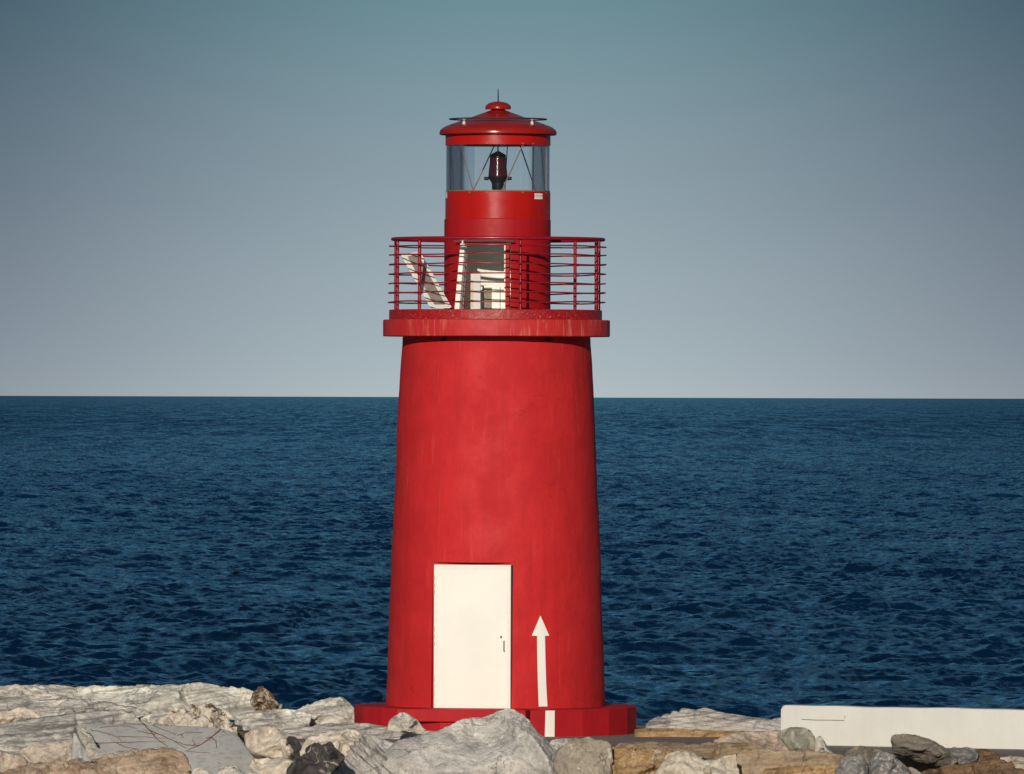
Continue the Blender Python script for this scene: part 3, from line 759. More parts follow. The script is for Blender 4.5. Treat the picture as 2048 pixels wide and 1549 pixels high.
# tall white board, seen edge-on
org = P(915, 618, TY-.82)
bm = bmesh.new()
plate(bm, *[P(x, y, TY-.86)-org for x, y in ((921, 487), (929.5, 489), (918.5, 618.5), (909, 618.5))], .09, Vector((.35, .93, 0)))
tube(bm, [P(925, 487, TY-.85)-org, P(925.2, 481.5, TY-.85)-org], .012, 8)
o = link_bm('door_leaf', bm, m_white, None, origin=None); o.location = org
tag(o, 'narrow white hatch leaf standing ajar at the left jamb, seen edge-on', 'hatch leaf')
bm = bmesh.new(); box(bm, Vector((0,0,0)), (.035, .03, .80), None); o = link_bm('timber_strip', bm, m_rust); o.location = P(928.5, 562, TY-.70)
o.rotation_euler = (0, R(4), 0)
tag(o, 'thin grey weathered strip standing behind the white hatch leaf', 'strip')
def cabinet(x0, x1, y0, Yd, depth, mat, name, label, part_name):
    w = P(x1, 600, Yd).x-P(x0, 600, Yd).x; top = P(x0, y0, Yd).z; h = top-zdeck-.005
    c0 = Vector(((P(x0, 600, Yd).x+P(x1, 600, Yd).x)/2, Yd+depth/2, zdeck+.005))
    root = empty(name, c0); tag(root, label, 'cabinet')
    bm = bmesh.new(); box(bm, (0, 0, h/2), (w, depth, h), None, .006); link_bm('case', bm, mat, root)
    return root, w, h, depth
r_, w, h, dp = cabinet(941, 961, 546, TY-.5, .28, m_cab, 'equipment_cabinet', 'tall pale grey cabinet with diagonal shadows just inside the gallery hatch', 'case')
bm = bmesh.new(); box(bm, (-w*.36, -dp/2-.006, h*.45), (.03, .012, h*.7)); link_bm('edge_strip', bm, simple('faded_orange_strip', (.62, .46, .30, 1)), r_)
r_, w, h, dp = cabinet(964.5, 1012, 572, TY-.12, .25, m_white, 'battery_cabinet', 'low white cabinet with a speckled brown plate, inside the gallery hatch', 'case')
bm = bmesh.new(); box(bm, (-w*.29, -dp/2-.006, h*.48), (w*.38, .012, h*.90)); link_bm('brown_plate', bm, m_rust, r_)
bm = bmesh.new(); box(bm, (w*.25, -dp/2-.004, h*.5), (.010, .008, h*.9)); link_bm('cabinet_seam', bm, m_grey, r_)

# ------------------------------------------------------------------ white parapet wall
wy0, wy1 = 139.3, 136.2
a = P(1562, 1411, wy0); b = P(2500, 1411+8.0*938/486, wy1+.0)
a2 = P(1562, 1488, wy0)
hgt = a.z; ln = math.hypot(b.x-a.x, b.y-a.y); yaw = math.atan2(b.y-a.y, b.x-a.x)
pw = empty('parapet_wall', (a.x, a.y, 0)); pw.rotation_euler = (0, 0, yaw)
tag(pw, 'low white painted parapet wall with rounded end, right of the lighthouse', 'wall')
bm = bmesh.new(); T = .32; seg = 100
prof = [(0, -.05), (0, hgt-.02), (.012, hgt-.004), (.03, hgt), (T-.03, hgt), (T-.005, hgt-.012), (T, hgt-.03), (T, -.05)]
rows = []
for i in range(seg+1):
    x = ln*i/seg; e = 0
    rows.append((x, 0))
# end rounding in elevation
xs = [0, .012, .03, .055] + [ln*i/seg for i in range(2, seg+1)]
zo = [-.05, -.024, -.008, 0.0] + [0]*(seg-1)
rings = []
for x, dz in zip(xs, zo):
    wob = .004*math.sin(x*3.1)+.003*math.sin(x*7.7+1)
    rings.append([bm.verts.new((x, y, z + (dz+wob if z > 0.2 else 0))) for y, z in prof])
for A_, B_ in zip(rings[:-1], rings[1:]):
    for k in range(len(prof)-1): bm.faces.new([A_[k], B_[k], B_[k+1], A_[k+1]])
bm.faces.new(rings[0]); bm.faces.new(rings[-1][::-1])
link_bm('wall_body', bm, m_wallp, pw, smooth=R(40))
bm = bmesh.new()
def wl(px, py): w = P(px, py, wy0); return (w.x-a.x)*1.0, w.z
(x0, z0), (x1, z1) = wl(1608, 1438.5), wl(1701, 1440)
tube(bm, [(x0, -.001, z0-.0), (x0+.2, -.001, z0-.006), (x0+.45, -.001, z0-.004), (x1, -.001, z1+.003)], .0065, 6)
link_bm('wall_crack', bm, m_crackline, pw)
bm = bmesh.new(); (x2, z2) = wl(1702, 1434); tube(bm, [(x2, -.001, z2-.02), (x2, -.001, z2+.035)], .004, 6); link_bm('wall_crack', bm, m_crackline, pw)

# ------------------------------------------------------------------ rocks
ROCKS = {}
def rock(name, pts, Y0, mat, label, slope=1.2, bulge=.25, thick=1.0, inner=None, vox=.022, amp=.03, fac=.03, fscale=3.0, ribs=None, smooth=1, chisel=34, cat='rock', group=None, edge=.12, seed=None):
    """pts: outline in photograph pixels; the face leans back by slope (m per m of height); inner = [(px,py,nearer m)]"""
    sd_ = seed if seed is not None else len(ROCKS)*13+5
    rng = random.Random(sd_)
    ppm = F/Y0
    pb = max(p[1] for p in pts); cx = sum(p[0] for p in pts)/len(pts); cy = sum(p[1] for p in pts)/len(pts)
    # refine outline
    ol = []
    for i, p in enumerate(pts):
        q = pts[(i+1) % len(pts)]; m = max(1, int(math.hypot(q[0]-p[0], q[1]-p[1])/45))
        for k in range(m): ol.append((p[0]+(q[0]-p[0])*k/m, p[1]+(q[1]-p[1])*k/m))
    dep = lambda py: slope*(pb-py)/ppm
    V2 = [Vector((x, -y)) for x, y in ol]; D = [dep(y)+edge for x, y in ol]
    if inner is None:
        inner = []
        xs = [p[0] for p in pts]; ys = [p[1] for p in pts]
        w_, h_ = max(xs)-min(xs), max(ys)-min(ys)
        def inside(x, y):
            c = False; j = len(pts)-1
            for i in range(len(pts)):
                if (pts[i][1] > y) != (pts[j][1] > y) and x < (pts[j][0]-pts[i][0])*(y-pts[i][1])/(pts[j][1]-pts[i][1])+pts[i][0]: c = not c
                j = i
            return c
        tries = 0; want = 3 + int(w_*h_/4500)
        while len(inner) < want and tries < 200:
            tries += 1; x, y = rng.uniform(min(xs)+w_*.1, max(xs)-w_*.1), rng.uniform(min(ys)+h_*.12, max(ys)-h_*.12)
            if inside(x, y) and all(math.hypot(x-a[0], (y-a[1])*1.3) > min(w_, h_)*.28 for a in inner): inner.append((x, y, bulge*rng.uniform(.35, 1.1)))
    for x, y, dn_ in inner: V2.append(Vector((x, -y))); D.append(dep(y)-dn_)
    nb = len(ol)
    r = delaunay_2d_cdt(V2, [(i, (i+1) % nb) for i in range(nb)], [], 1, 1e-3)
    vo, _, fo, ov = r[0], r[1], r[2], r[3]
    bm = bmesh.new(); base = P(cx, pb, Y0)
    def depth_at(v, orig):
        if orig: return D[orig[0]]
        return dep(-v.y)+edge
    fr = []
    for v, orr in zip(vo, ov):
        fr.append(bm.verts.new(P(v.x, -v.y, Y0+depth_at(v, orr))-base))
    for f in fo: 
        try: bm.faces.new([fr[i] for i in f])
        except ValueError: pass
    # outline order -> output vertices
    m_ = {}
    for i, orr in enumerate(ov):
        for q in orr: m_.setdefault(q, i)
    loop = [m_[i] for i in range(nb) if i in m_]
    loop = [l for i, l in enumerate(loop) if l != loop[i-1]]
    back = []
    top_y = min(p[1] for p in pts)
    for l in loop:
        v = vo[l]; px, py = v.x, -v.y; t = (pb-py)/max(1, pb-top_y)
        qx = cx+(px-cx)*.9; qy = cy+(py-cy)*(.62 if py < cy else 1.0)
        back.append(bm.verts.new(P(qx, qy, Y0+dep(py)*.6+thick*rng.uniform(.85, 1.1))-base))
    for i in range(len(loop)):
        j = (i+1) % len(loop)
        try: bm.faces.new([fr[loop[i]], fr[loop[j]], back[j], back[i]])
        except ValueError: pass
    ctr = sum((b.co for b in back), Vector())/len(back); cv = bm.verts.new(ctr+Vector((0, .1, 0)))
    for i in range(len(back)):
        j = (i+1) % len(back); bm.faces.new([back[i], back[j], cv])
    bmesh.ops.triangulate(bm, faces=bm.faces)
    bmesh.ops.recalc_face_normals(bm, faces=bm.faces)
    me = bpy.data.meshes.new(name); bm.to_mesh(me); bm.free()
    o = bpy.data.objects.new(name, me); C.objects.link(o)
    m = o.modifiers.new('r', 'REMESH'); m.mode = 'VOXEL'; m.voxel_size = vox
    if smooth: s_ = o.modifiers.new('s', 'SMOOTH'); s_.iterations = smooth; s_.factor = .5
    new = evaluated(o, name); o.modifiers.clear(); o.data = new; bpy.data.meshes.remove(me); me = new
    nv = len(me.vertices); co = np.empty(nv*3); me.vertices.foreach_get('co', co); co = co.reshape(-1, 3)
    no = np.empty(nv*3); me.vertex_normals.foreach_get('vector', no); no = no.reshape(-1, 3)
    pp = co + sd_*1.7
    # chisel: plane cuts shave the bulges into flat facets with sharp edges
    if fac > 0:
        rg_ = np.random.default_rng(sd_); size = np.ptp(co[:, [0, 2]], 0).min(); y0 = co[:, 1].copy()
        fi = np.where(no[:, 1] < -.35)[0]
        pl_ = np.array([[(P(x_, y_, Y0)-base).x, (P(x_, y_, Y0)-base).z] for x_, y_ in ol]); q0 = co[:, [0, 2]]; ed = np.full(nv, 9.0)
        for i_ in range(len(pl_)):
            A_, B_ = pl_[i_], pl_[(i_+1) % len(pl_)]; ab = B_-A_; t_ = np.clip(((q0-A_)@ab)/max(1e-9, ab@ab), 0, 1)
            ed = np.minimum(ed, np.hypot(*(q0-A_-t_[:, None]*ab).T))
        wed = np.clip(ed/(.22*size), 0, 1); cap = .26*size*wed
        for q in range(int(chisel)):
            i = fi[rg_.integers(len(fi))]; n_ = no[i] + rg_.normal(0, .22, 3); n_ /= np.linalg.norm(n_)
            if n_[1] > -.3: continue
            lim = (.03+.10*rg_.random())*min(1.0, size/.7)
            h = (co-co[i])@n_ + lim
            near = np.exp(-((co-co[i])**2).sum(1)/(2*(size*.55)**2))
            co[:, 1] += np.clip(h, 0, lim*1.6)/-n_[1]*np.clip((near-.05)/.15, 0, 1)*np.clip(-no[:, 1]/.5, 0, 1)*np.clip(wed*2, 0, 1)
        co[:, 1] = y0 + np.minimum(co[:, 1]-y0, cap)
    pp = co + sd_*1.7
    d = amp*.45*(fbm(pp*2.1, 5, sd_, .55)) + amp*.5*fbm(pp*9, 4, sd_+9, .75)
    rid = 1-np.abs(fbm(pp*3.3, 4, sd_+21, .55))*2.2
    d = d - amp*1.1*np.clip(rid-.78, 0, 1)*4*.25*np.clip(fbm(pp*.9, 2, sd_+2)*2+.5, 0, 1)*3
    if fac:
        wp = pp + .05*np.stack([fbm(pp*3, 2, 1), fbm(pp*3, 2, 2), fbm(pp*3, 2, 3)], 1)
        fk = fac*min(1.0, np.ptp(co[:, [0, 2]], 0).min()/.8)
        d = d + fk*1.25*facets(wp*fscale*.8, sd_) + fk*.6*facets(wp*fscale*2.3, sd_+4)
    if ribs:
        ang, wl_, ra = ribs[:3]
        u = co[:, 0]*math.cos(R(ang)) + co[:, 2]*math.sin(R(ang)); v_ = -co[:, 0]*math.sin(R(ang)) + co[:, 2]*math.cos(R(ang))
        wq = np.stack([u*1.1, v_*7, co[:, 1]], 1)
        ph = v_/wl_*2*math.pi + 3.0*fbm(wq*.8, 3, sd_+3)
        msk = np.clip(.6+.9*fbm(pp*1.3, 2, sd_+5), 0, 1)
        d = d + ra*(np.abs(np.sin(ph/2))-.6)*msk
    co2 = co + no*d[:, None]
    me.vertices.foreach_set('co', co2.ravel()); me.update(); me.shade_smooth()
    me.materials.clear(); me.materials.append(K[mat]); o.location = base
    tag(o, label, cat, group or 'breakwater rocks along the foot of the photograph'.replace(' along the foot of the photograph', ' around the lighthouse'))
    ROCKS[name+str(len(ROCKS))] = o
    return o

# --- left, back row
rock('rock', [(-60,1378),(0,1375),(45,1374),(110,1373),(150,1377),(190,1374),(230,1372),(300,1371),(370,1369),(400,1366),(430,1371),(460,1374),(490,1380),(506,1385),(513,1395),(522,1425),(470,1440),(380,1440),(250,1430),(120,1430),(-60,1430)],
     149.5, 'pale', 'long pale stone slab whose top edge meets the sea, left of the brown spotted rock', slope=1.2, bulge=.25, thick=1.6, amp=.035, fac=.03)
rock('rock', [(-30,1382),(8,1373),(35,1370),(52,1378),(66,1388),(72,1396),(60,1404),(-30,1404)], 147.2, 'veinwhite', 'small white rock with black veins at the far left edge of the breakwater', slope=.5, bulge=.15, thick=.5, amp=.03, fac=.05, fscale=5)
rock('rock', [(-40,1394),(60,1391),(110,1393),(180,1400),(240,1410),(285,1418),(290,1432),(200,1450),(-40,1450)], 145.6, 'palegrey', 'grey weathered slab with fine ripples, far left below the long pale slab', slope=1.6, bulge=.2, thick=1.2, ribs=(5, .07, .018))
rock('rock', [(-40,1425),(20,1422),(40,1414),(60,1419),(76,1429),(84,1438),(70,1450),(-40,1460)], 142.5, 'cream', 'cream rock scored with drill grooves at the left edge', slope=.3, bulge=.12, thick=.6, ribs=(60, .12, .035), amp=.015, fac=.015)
rock('rock', [(-60,1448),(0,1446),(60,1438),(100,1431),(150,1423),(200,1420),(246,1421),(266,1428),(290,1449),(280,1475),(160,1490),(150,1530),(60,1540),(-60,1545)],
     139.0, 'palegrey', 'broad grey weathered slab with striated top, left of the blue-grey slab', slope=1.7, bulge=.2, thick=1.8, ribs=(8, .06, .016), inner=[(40,1470,.22),(120,1462,.25),(200,1450,.22),(20,1492,.45),(90,1488,.50),(140,1482,.45),(60,1515,.42)])
rock('rock', [(38,1503),(60,1492),(100,1487),(148,1476),(152,1530),(100,1545),(60,1540)], 137.6, 'speckcream', 'cream speckled stone in the dip beside the blue-grey slab', slope=.3, bulge=.2, thick=.6, amp=.04)
rock('rock', [(-60,1492),(0,1498),(20,1506),(38,1510),(62,1530),(60,1549),(-60,1570)], 136.8, 'speckcream', 'small tan speckled rock in the lower left corner, above the brown boulder', slope=.4, bulge=.2, thick=.8, amp=.04)
# --- middle left
rock('rock', [(312,1455),(325,1438),(337,1424),(360,1411),(380,1408),(400,1412),(420,1409),(446,1424),(462,1442),(476,1458),(480,1470),(420,1475),(320,1470)], 141.0, 'mottled', 'craggy cream rock mottled with brown, behind the blue-grey slab', slope=.7, bulge=.3, thick=.8, amp=.05, fac=.07, fscale=4)
rock('rock', [(280,1440),(300,1428),(330,1424),(360,1430),(420,1440),(440,1455),(300,1455)], 143.0, 'pale', 'pale low stone between the grey striated slab and the craggy mottled rock', slope=.8, bulge=.15, thick=.8)
rock('rock', [(503,1400),(509,1384),(522,1377),(532,1382),(541,1390),(552,1402),(559,1411),(563,1420),(560,1430),(516,1430),(508,1415)], 147.5, 'spotted', 'brown spotted rock standing against the sea at the end of the long pale slab', slope=.3, bulge=.25, thick=.5, amp=.03, fac=.05, fscale=5)
rock('rock', [(559,1409),(564,1408),(566,1414),(564,1420),(556,1421)], 147.2, 'cream', 'pebble-sized cream stone against the sea, right of the brown spotted rock', slope=.3, bulge=.04, thick=.12, amp=.01, fac=0, vox=.014)
rock('rock', [(470,1432),(490,1426),(530,1421),(570,1418),(605,1419),(625,1430),(620,1452),(560,1455),(500,1456),(468,1450)], 144.0, 'pale', 'low pale slab stepping down between the brown spotted rock and the triangular rock', slope=1.2, bulge=.18, thick=1.0)
rock('rock', [(592,1422),(612,1412),(640,1400),(664,1395),(682,1394),(694,1403),(704,1411),(712,1425),(712,1454),(640,1458),(600,1456)], 145.0, 'pale', 'triangular pale rock peaking against the sea, touching the red plinth', slope=.6, bulge=.22, thick=1.0, inner=[(678,1412,.1),(650,1425,.25),(690,1440,.2),(620,1440,.25)])
rock('rock', [(482,1440),(500,1436),(560,1439),(572,1450),(570,1462),(485,1462)], 142.5, 'palegrey', 'narrow grey-brown ledge under the low pale slab', slope=.6, bulge=.12, thick=.6, amp=.02)
rock('rock', [(540,1454),(620,1451),(690,1446),(740,1449),(790,1456),(850,1461),(890,1465),(900,1495),(760,1500),(600,1490),(545,1480)], 140.6, 'ribflat', 'long flat ribbed slab running under the small white rock toward the plinth', slope=2.0, bulge=.12, thick=.8, ribs=(-6, .06, .045), amp=.02, fac=.01)
slab = rock('flat_slab', [(149,1453),(163,1447),(215,1448),(285,1449),(400,1453),(440,1456),(462,1462),(478,1472),(492,1490),(508,1512),(530,1545),(540,1570),(230,1570),(196,1527),(172,1492)],
     136.2, 'slab', 'smooth blue-grey flat slab with dry twigs lying on it', slope=1.9, bulge=.02, thick=1.2, amp=.006, fac=0, vox=.03, smooth=2, edge=.03,
     inner=[(215,1470,.03),(300,1480,.03),(400,1500,.03),(350,1530,.03),(250,1510,.03),(450,1530,.03),(380,1470,.03)], cat='slab')
bm = bmesh.new()
rock('rock', [(148,1453),(158,1447),(172,1450),(186,1470),(196,1492),(222,1514),(215,1530),(190,1540),(180,1524),(165,1495),(152,1472)], 135.9, 'slabedge', 'cream chipped edge block along the left side of the blue-grey slab', slope=1.8, bulge=.08, thick=.4, amp=.03, fac=.03, fscale=6, vox=.024)
rock('rock', [(147,1462),(156,1475),(172,1500),(190,1524),(185,1545),(140,1545),(144,1500)], 136.3, 'slab', 'dark triangular side stone under the chipped slab edge', slope=.2, bulge=.03, thick=.6, amp=.008, fac=0)
rock('rock', [(492,1480),(494,1472),(503,1461),(520,1453),(530,1452),(545,1456),(562,1463),(580,1471),(592,1478),(590,1500),(584,1518),(565,1520),(545,1518),(520,1514),(502,1506),(493,1492)],
     136.4, 'cream', 'rounded white boulder with a black right side, right of the blue-grey slab', slope=.6, bulge=.35, thick=.6, amp=.03, fac=.04)
rock('rock', [(575,1474),(590,1472),(598,1482),(608,1499),(610,1510),(598,1520),(588,1527),(570,1520),(566,1500)], 136.3, 'char', 'black wedge standing for the dark right face of the rounded white boulder', slope=.3, bulge=.12, thick=.5, amp=.02, fac=.04)  # separate charcoal wedge forms the dark right face of the white boulder
rock('rock', [(500,1515),(530,1512),(560,1516),(592,1524),(604,1535),(600,1575),(520,1580),(505,1545)], 133.8, 'cream', 'cream stone with dark cracks below the rounded white boulder', slope=.7, bulge=.25, thick=.6, amp=.03, fac=.04)
rock('rock', [(425,1560),(437,1540),(452,1532),(468,1533),(482,1542),(492,1550),(505,1543),(520,1545),(530,1575),(425,1580)], 132.6, 'veinwhite', 'small white rock with black veins at the bottom edge, right of the brown boulder', slope=.6, bulge=.2, thick=.5, amp=.04, fac=.05, fscale=5)
rock('rock', [(378,1560),(385,1538),(400,1536),(425,1545),(440,1575),(380,1580)], 133.2, 'cream', 'little cream stone at the bottom edge beside the brown boulder', slope=.5, bulge=.12, thick=.4, amp=.02)
rock('rock', [(-60,1560),(0,1549),(20,1541),(60,1533),(100,1530),(150,1524),(190,1521),(215,1512),(250,1507),(300,1500),(340,1502),(358,1508),(372,1518),(380,1530),(384,1560),(386,1620),(-60,1620)],
     133.0, 'brown', 'big pinkish brown boulder along the bottom left edge', slope=1.1, bulge=.3, thick=1.4, amp=.05, fac=.05)
rock('rock', [(560,1570),(580,1538),(602,1513),(612,1509),(622,1498),(630,1492),(642,1492),(652,1488),(661,1484),(666,1494),(676,1506),(688,1514),(682,1530),(668,1545),(655,1570),(640,1600),(560,1600)],
     132.4, 'char', 'dark charcoal rock with pale veins at the bottom edge', slope=.5, bulge=.3, thick=.8, amp=.02, fac=.05, fscale=3.5)
rock('rock', [(600,1510),(608,1487),(622,1476),(648,1463),(670,1460),(692,1458),(712,1461),(724,1467),(720,1485),(702,1500),(694,1530),(600,1530)], 135.2, 'cream', 'cream rock streaked with black, rising behind the charcoal rock', slope=.7, bulge=.25, thick=.7, amp=.04, fac=.05)
rock('rock', [(640,1600),(655,1552),(672,1530),(690,1514),(700,1496),(714,1480),(726,1466),(738,1472),(756,1488),(770,1502),(784,1520),(790,1549),(785,1600)],
     133.4, 'ribbed', 'grey rock with deep diagonal ribs at the bottom, left of the big central boulder', slope=1.0, bulge=.2, thick=.9, ribs=(-52, .085, .08), amp=.015, fac=.015)
rock('rock', [(715,1468),(745,1473),(770,1478),(800,1490),(800,1540),(760,1530),(735,1495)], 134.8, 'boulder', 'grey shoulder stone between the ribbed rock and the central boulder', slope=1.0, bulge=.15, thick=.6)
# --- big central boulder
rock('boulder', [(755,1600),(758,1540),(768,1510),(790,1486),(830,1474),(860,1467),(880,1461),(900,1452),(925,1441),(945,1436),(965,1437),(985,1428),(998,1420),(1012,1417),(1030,1419),(1044,1430),(1062,1446),(1082,1468),(1104,1490),(1118,1510),(1127,1530),(1130,1560),(1132,1600)],
     133.6, 'boulder', 'largest grey boulder with a sharp ridge, in front of the red plinth and door', slope=.75, bulge=.3, thick=1.7, amp=.03, fac=.02, smooth=1, vox=.025, chisel=12,
     inner=[(1018,1440,.10),(1034,1456,.42),(1058,1468,.52),(1078,1490,.58),(1092,1515,.60),(1104,1550,.60),(1005,1478,.22),(965,1500,.20),(925,1505,.32),(880,1490,.28),(830,1505,.42),(790,1525,.36),(1030,1510,.55),(985,1528,.45),(940,1545,.42),(870,1545,.50),(1110,1525,.2)])
rock('rock', [(775,1450),(780,1436),(792,1427),(806,1422),(815,1424),(824,1434),(838,1445),(852,1460),(840,1470),(800,1466),(778,1462)], 139.6, 'veinwhite', 'small white rock with black specks resting before the red plinth', slope=.4, bulge=.22, thick=.45, amp=.025, fac=.04, fscale=5, vox=.022)
# --- right part
rock('rock', [(1108,1520),(1114,1502),(1130,1486),(1158,1480),(1190,1480),(1212,1483),(1222,1490),(1224,1540),(1222,1600),(1120,1600)], 132.8, 'wedge', 'squarish grey-brown rock with white vein lines, right of the central boulder', slope=.4, bulge=.2, thick=1.0, amp=.02, fac=.02, edge=.06)
rock('rock', [(1096,1490),(1102,1481),(1125,1478),(1160,1478),(1178,1473),(1190,1478),(1215,1484),(1215,1500),(1100,1502)], 134.6, 'palegrey', 'low pale stone at the foot of the red plinth behind the grey-brown rock', slope=1.0, bulge=.1, thick=.6)
rock('ribbed_slab', [(1284,1462),(1292,1448),(1304,1438),(1334,1429),(1362,1420),(1392,1418),(1412,1418),(1440,1424),(1480,1430),(1530,1438),(1575,1443),(1575,1466),(1500,1466),(1290,1462)], 144.6, 'ribflat', 'pale ribbed slab rising against the sea between the lighthouse and the white wall', slope=1.6, bulge=.08, thick=1.2, ribs=(-8, .06, .06), amp=.015, fac=0, cat='slab')
rock('rock', [(1530,1446),(1545,1437),(1560,1435),(1600,1437),(1600,1470),(1530,1470)], 146.8, 'pale', 'pale rock top just showing behind the left end of the white wall', slope=.6, bulge=.1, thick=.5)
rock('rock', [(1268,1458),(1300,1457),(1380,1460),(1470,1463),(1540,1464),(1540,1485),(1268,1480)], 142.2, 'ochre', 'low ochre rock band shaded under the ribbed slab', slope=.1, bulge=.08, thick=.9, amp=.03, fac=.03, edge=.04)
rock('rock', [(1425,1484),(1450,1474),(1475,1468),(1500,1463),(1520,1466),(1538,1461),(1560,1462),(1590,1475),(1610,1495),(1600,1512),(1500,1510),(1430,1500)], 136.0, 'pink', 'pinkish rough rock sloping up to the rust-stained rock', slope=1.3, bulge=.15, thick=.8, amp=.04, fac=.03, ribs=(-20, .06, .02))
rock('rock', [(1558,1475),(1560,1460),(1575,1455),(1592,1454),(1610,1457),(1622,1462),(1630,1474),(1633,1490),(1628,1506),(1605,1510),(1580,1500)], 134.1, 'rustgrey', 'rounded grey rock with an orange rust stain in front of the white wall', slope=.5, bulge=.25, thick=.6, amp=.02, fac=.02)
rock('rock', [(1629,1500),(1630,1480),(1637,1472),(1645,1476),(1650,1488),(1654,1500),(1668,1508),(1665,1516),(1630,1516)], 134.0, 'veinwhite', 'small whitish stone against the right side of the rust-stained rock', slope=.5, bulge=.08, thick=.35, amp=.02, fac=.03, vox=.02)
rock('rock', [(1362,1500),(1370,1492),(1385,1487),(1440,1484),(1500,1487),(1518,1494),(1517,1502),(1490,1508),(1465,1513),(1430,1524),(1400,1520),(1372,1510)], 134.6, 'ledge', 'brown layered ledge with an undercut crack, above the chalky cream rock', slope=.9, bulge=.22, thick=.9, amp=.02, fac=.03, ribs=(-6, .12, .03), edge=.08)
rock('rock', [(1214,1520),(1217,1504),(1235,1497),(1262,1498),(1300,1496),(1345,1500),(1350,1520),(1330,1545),(1320,1600),(1216,1600)], 132.9, 'ochre', 'ochre fractured rock at the bottom edge, right of the grey-brown veined rock', slope=.6, bulge=.2, thick=1.0, amp=.05, fac=.06, fscale=4)
rock('rock', [(1225,1496),(1240,1486),(1300,1484),(1370,1486),(1380,1500),(1340,1508),(1230,1506)], 135.4, 'ledge', 'low flat tan stone between the ochre rock and the pavement', slope=1.6, bulge=.08, thick=.6, amp=.02, fac=.02)
rock('rock', [(1300,1600),(1308,1548),(1322,1525),(1335,1508),(1352,1500),(1372,1500),(1388,1512),(1408,1520),(1432,1521),(1448,1511),(1472,1510),(1478,1545),(1478,1600)], 132.5, 'chalk', 'chalky cream rock with pinkish patches at the bottom edge', slope=.6, bulge=.2, thick=.9, amp=.045, fac=.05, fscale=4)
rock('rock', [(1468,1530),(1472,1507),(1490,1501),(1520,1500),(1580,1504),(1660,1508),(1700,1512),(1705,1540),(1700,1600),(1470,1600)], 133.4, 'tanblock', 'long tan block with a black stain, bottom right of centre', slope=.35, bulge=.1, thick=1.0, amp=.025, fac=.03, ribs=(3, .16, .03), edge=.05)
rock('rock', [(1500,1560),(1530,1538),(1580,1532),(1640,1530),(1690,1528),(1700,1600),(1500,1600)], 132.0, 'ochre', 'orange ochre rock at the very bottom under the tan block', slope=.6, bulge=.15, thick=.7, amp=.04, fac=.05)
rock('rock', [(1684,1520),(1694,1502),(1712,1493),(1728,1492),(1748,1496),(1775,1505),(1790,1512),(1782,1535),(1690,1535)], 134.0, 'greybrown', 'low tan-grey rock before the white wall, behind the two grey veined rocks', slope=.8, bulge=.15, thick=.6, amp=.02)
rock('rock', [(1640,1512),(1700,1510),(1790,1512),(1850,1525),(1890,1540),(1880,1600),(1640,1600)], 133.8, 'ochre', 'flat ochre rock lying under the overhanging grey-brown boulder', slope=1.8, bulge=.08, thick=.8, amp=.025, fac=.03)
rock('rock', [(1666,1600),(1670,1550),(1675,1528),(1684,1512),(1698,1505),(1714,1506),(1724,1518),(1733,1534),(1738,1560),(1738,1600)], 131.8, 'gveined', 'left of two grey white-veined rocks at the bottom edge', slope=.4, bulge=.22, thick=.6, amp=.02, fac=.04)
rock('rock', [(1732,1600),(1738,1545),(1744,1520),(1756,1509),(1770,1506),(1784,1512),(1796,1526),(1812,1540),(1830,1560),(1830,1600)], 131.9, 'gveined', 'right of two grey white-veined rocks at the bottom edge', slope=.5, bulge=.22, thick=.6, amp=.02, fac=.03)
rock('boulder', [(1781,1480),(1782,1471),(1800,1470),(1826,1472),(1842,1474),(1866,1482),(1884,1494),(1900,1506),(1916,1524),(1905,1530),(1875,1533),(1850,1524),(1820,1516),(1786,1508),(1783,1495)],
     133.7, 'greybrown', 'grey-brown boulder with a dark undercut base in front of the white wall', slope=-.55, bulge=.32, thick=.8, amp=.02, fac=.04, ribs=(-16, .09, .02), inner=[(1800,1492,.18),(1825,1498,.28),(1850,1498,.30),(1880,1510,.28),(1840,1510,.12),(1865,1522,.14)])
rock('rock', [(1888,1500),(1910,1497),(1930,1496),(1950,1497),(1958,1508),(1955,1525),(1925,1532),(1900,1530)], 133.8, 'gveined', 'rounded grey stone between the undercut boulder and the brown stones', slope=.5, bulge=.15, thick=.5, amp=.03, fac=.05, fscale=5)
rock('rock', [(1950,1503),(1960,1496),(1976,1498),(1990,1503),(2000,1512),(2000,1530),(1952,1530)], 133.9, 'darkbrown', 'small mossy brown stone in front of the white wall, far right', slope=.4, bulge=.12, thick=.4, amp=.03, fac=.04, fscale=6)
rock('rock', [(1800,1600),(1822,1552),(1850,1542),(1885,1534),(1940,1528),(1985,1520),(2005,1520),(2020,1528),(2030,1538),(2060,1545),(2110,1548),(2110,1600)], 132.4, 'darkbrown', 'dark brown layered boulder in the bottom right corner', slope=.8, bulge=.2, thick=1.1, amp=.035, fac=.04, ribs=(-5, .11, .025))
rock('rock', [(1990,1518),(2010,1513),(2060,1514),(2110,1518),(2110,1560),(2020,1555)], 133.6, 'speckcream', 'pale gravelly stone at the right edge behind the dark brown boulder', slope=1.2, bulge=.08, thick=.7, amp=.025)

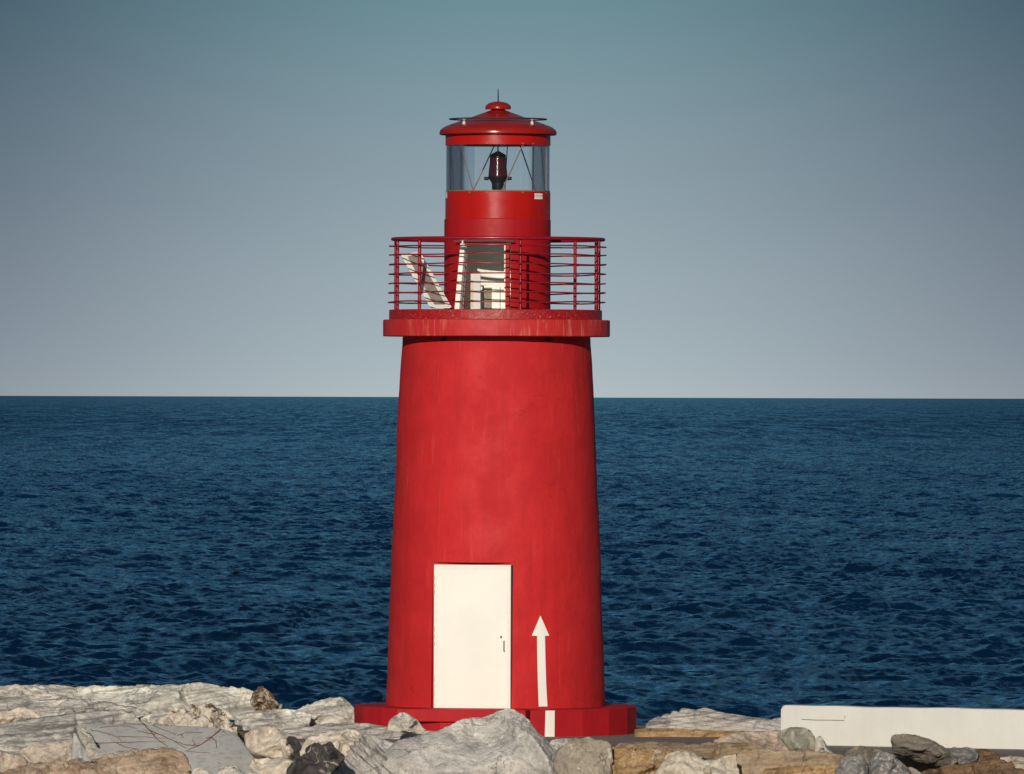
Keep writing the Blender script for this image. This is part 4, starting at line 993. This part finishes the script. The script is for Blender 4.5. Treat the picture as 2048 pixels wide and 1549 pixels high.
# ------------------------------------------------------------------ twigs on the slab
sm = slab.data
bvh = BVHTree.FromPolygons([slab.matrix_basis @ v.co for v in sm.vertices], [tuple(p.vertices) for p in sm.polygons])
m_twig = simple('dry_brown_twig', (.20, .095, .055, 1), .8, .2)
def twig(px, r, lab):
    org = None; bm = bmesh.new()
    for chain in px:
        pts = []
        ch = []
        for (a, b) in zip(chain[:-1], chain[1:]):
            for k in range(5): t = k/5; ch.append((a[0]+(b[0]-a[0])*t+random.uniform(-.6, .6), a[1]+(b[1]-a[1])*t+random.uniform(-.5, .5)))
        ch.append(chain[-1])
        for x, y in ch:
            d = (P(x, y, 140)-Vector((0, 0, EYE))).normalized(); h = bvh.ray_cast(Vector((0, 0, EYE)), d)
            if h[0] is not None: pts.append(h[0] - d*.0 + h[1]*(.008) )
        if len(pts) < 3: continue
        if org is None: org = pts[0].copy()
        n_ = len(pts); r = r*.75 if chain is px[0] else r; tube(bm, [p-org for p in pts], r, 6, radii=[r*(1-.6*i/n_) for i in range(n_)])
    o = link_bm('twig', bm, m_twig); o.location = org; tag(o, lab, 'twig', 'dry twigs on the blue-grey slab')
twig([[(287,1450),(300,1462),(322,1472),(345,1482),(372,1498)], [(300,1462),(312,1478),(336,1495)], [(310,1470),(290,1466),(275,1463)]], .011, 'longest forked dry twig crossing the upper middle of the slab')
twig([[(442,1460),(420,1478),(400,1492),(388,1496),(371,1504)], [(400,1492),(375,1492),(350,1484)], [(424,1477),(432,1484),(433,1497)]], .010, 'dry twig slanting down from the slab\'s upper right corner')
twig([[(190,1488),(240,1486),(290,1485),(330,1485)], [(232,1487),(250,1495),(280,1500)]], .008, 'straight dry twig lying level across the left of the slab')
twig([[(180,1461),(210,1467),(236,1476),(244,1487)], [(236,1474),(280,1475),(330,1478)]], .007, 'thin curved dry twig near the slab\'s left edge')
twig([[(355,1472),(372,1467),(405,1466)], [(362,1470),(367,1476)]], .008, 'short dry twig with a fork on the upper right of the slab')
twig([[(305,1452),(330,1462),(352,1470)]], .006, 'short thin dry twig near the slab\'s top edge')
for chain, lab in (([(200,1456),(250,1453),(275,1458)], 'faint dry twig along the slab\'s upper left'), ([(413,1479),(428,1472),(437,1465)], 'tiny dry twig beside the slanting twig at the slab\'s right'),
                   ([(445,1463),(452,1468)], 'tiny straight dry twig at the slab\'s upper right corner'), ([(385,1481),(390,1489),(386,1494)], 'tiny hooked dry twig right of the middle of the slab'),
                   ([(375,1505),(410,1506),(420,1508)], 'faint dry twig lowest on the slab'), ([(437,1526),(442,1529)], 'short reddish chip of twig near the bottom of the slab')):
    twig([chain], .0065, lab)
print('scene built', len(bpy.data.objects))
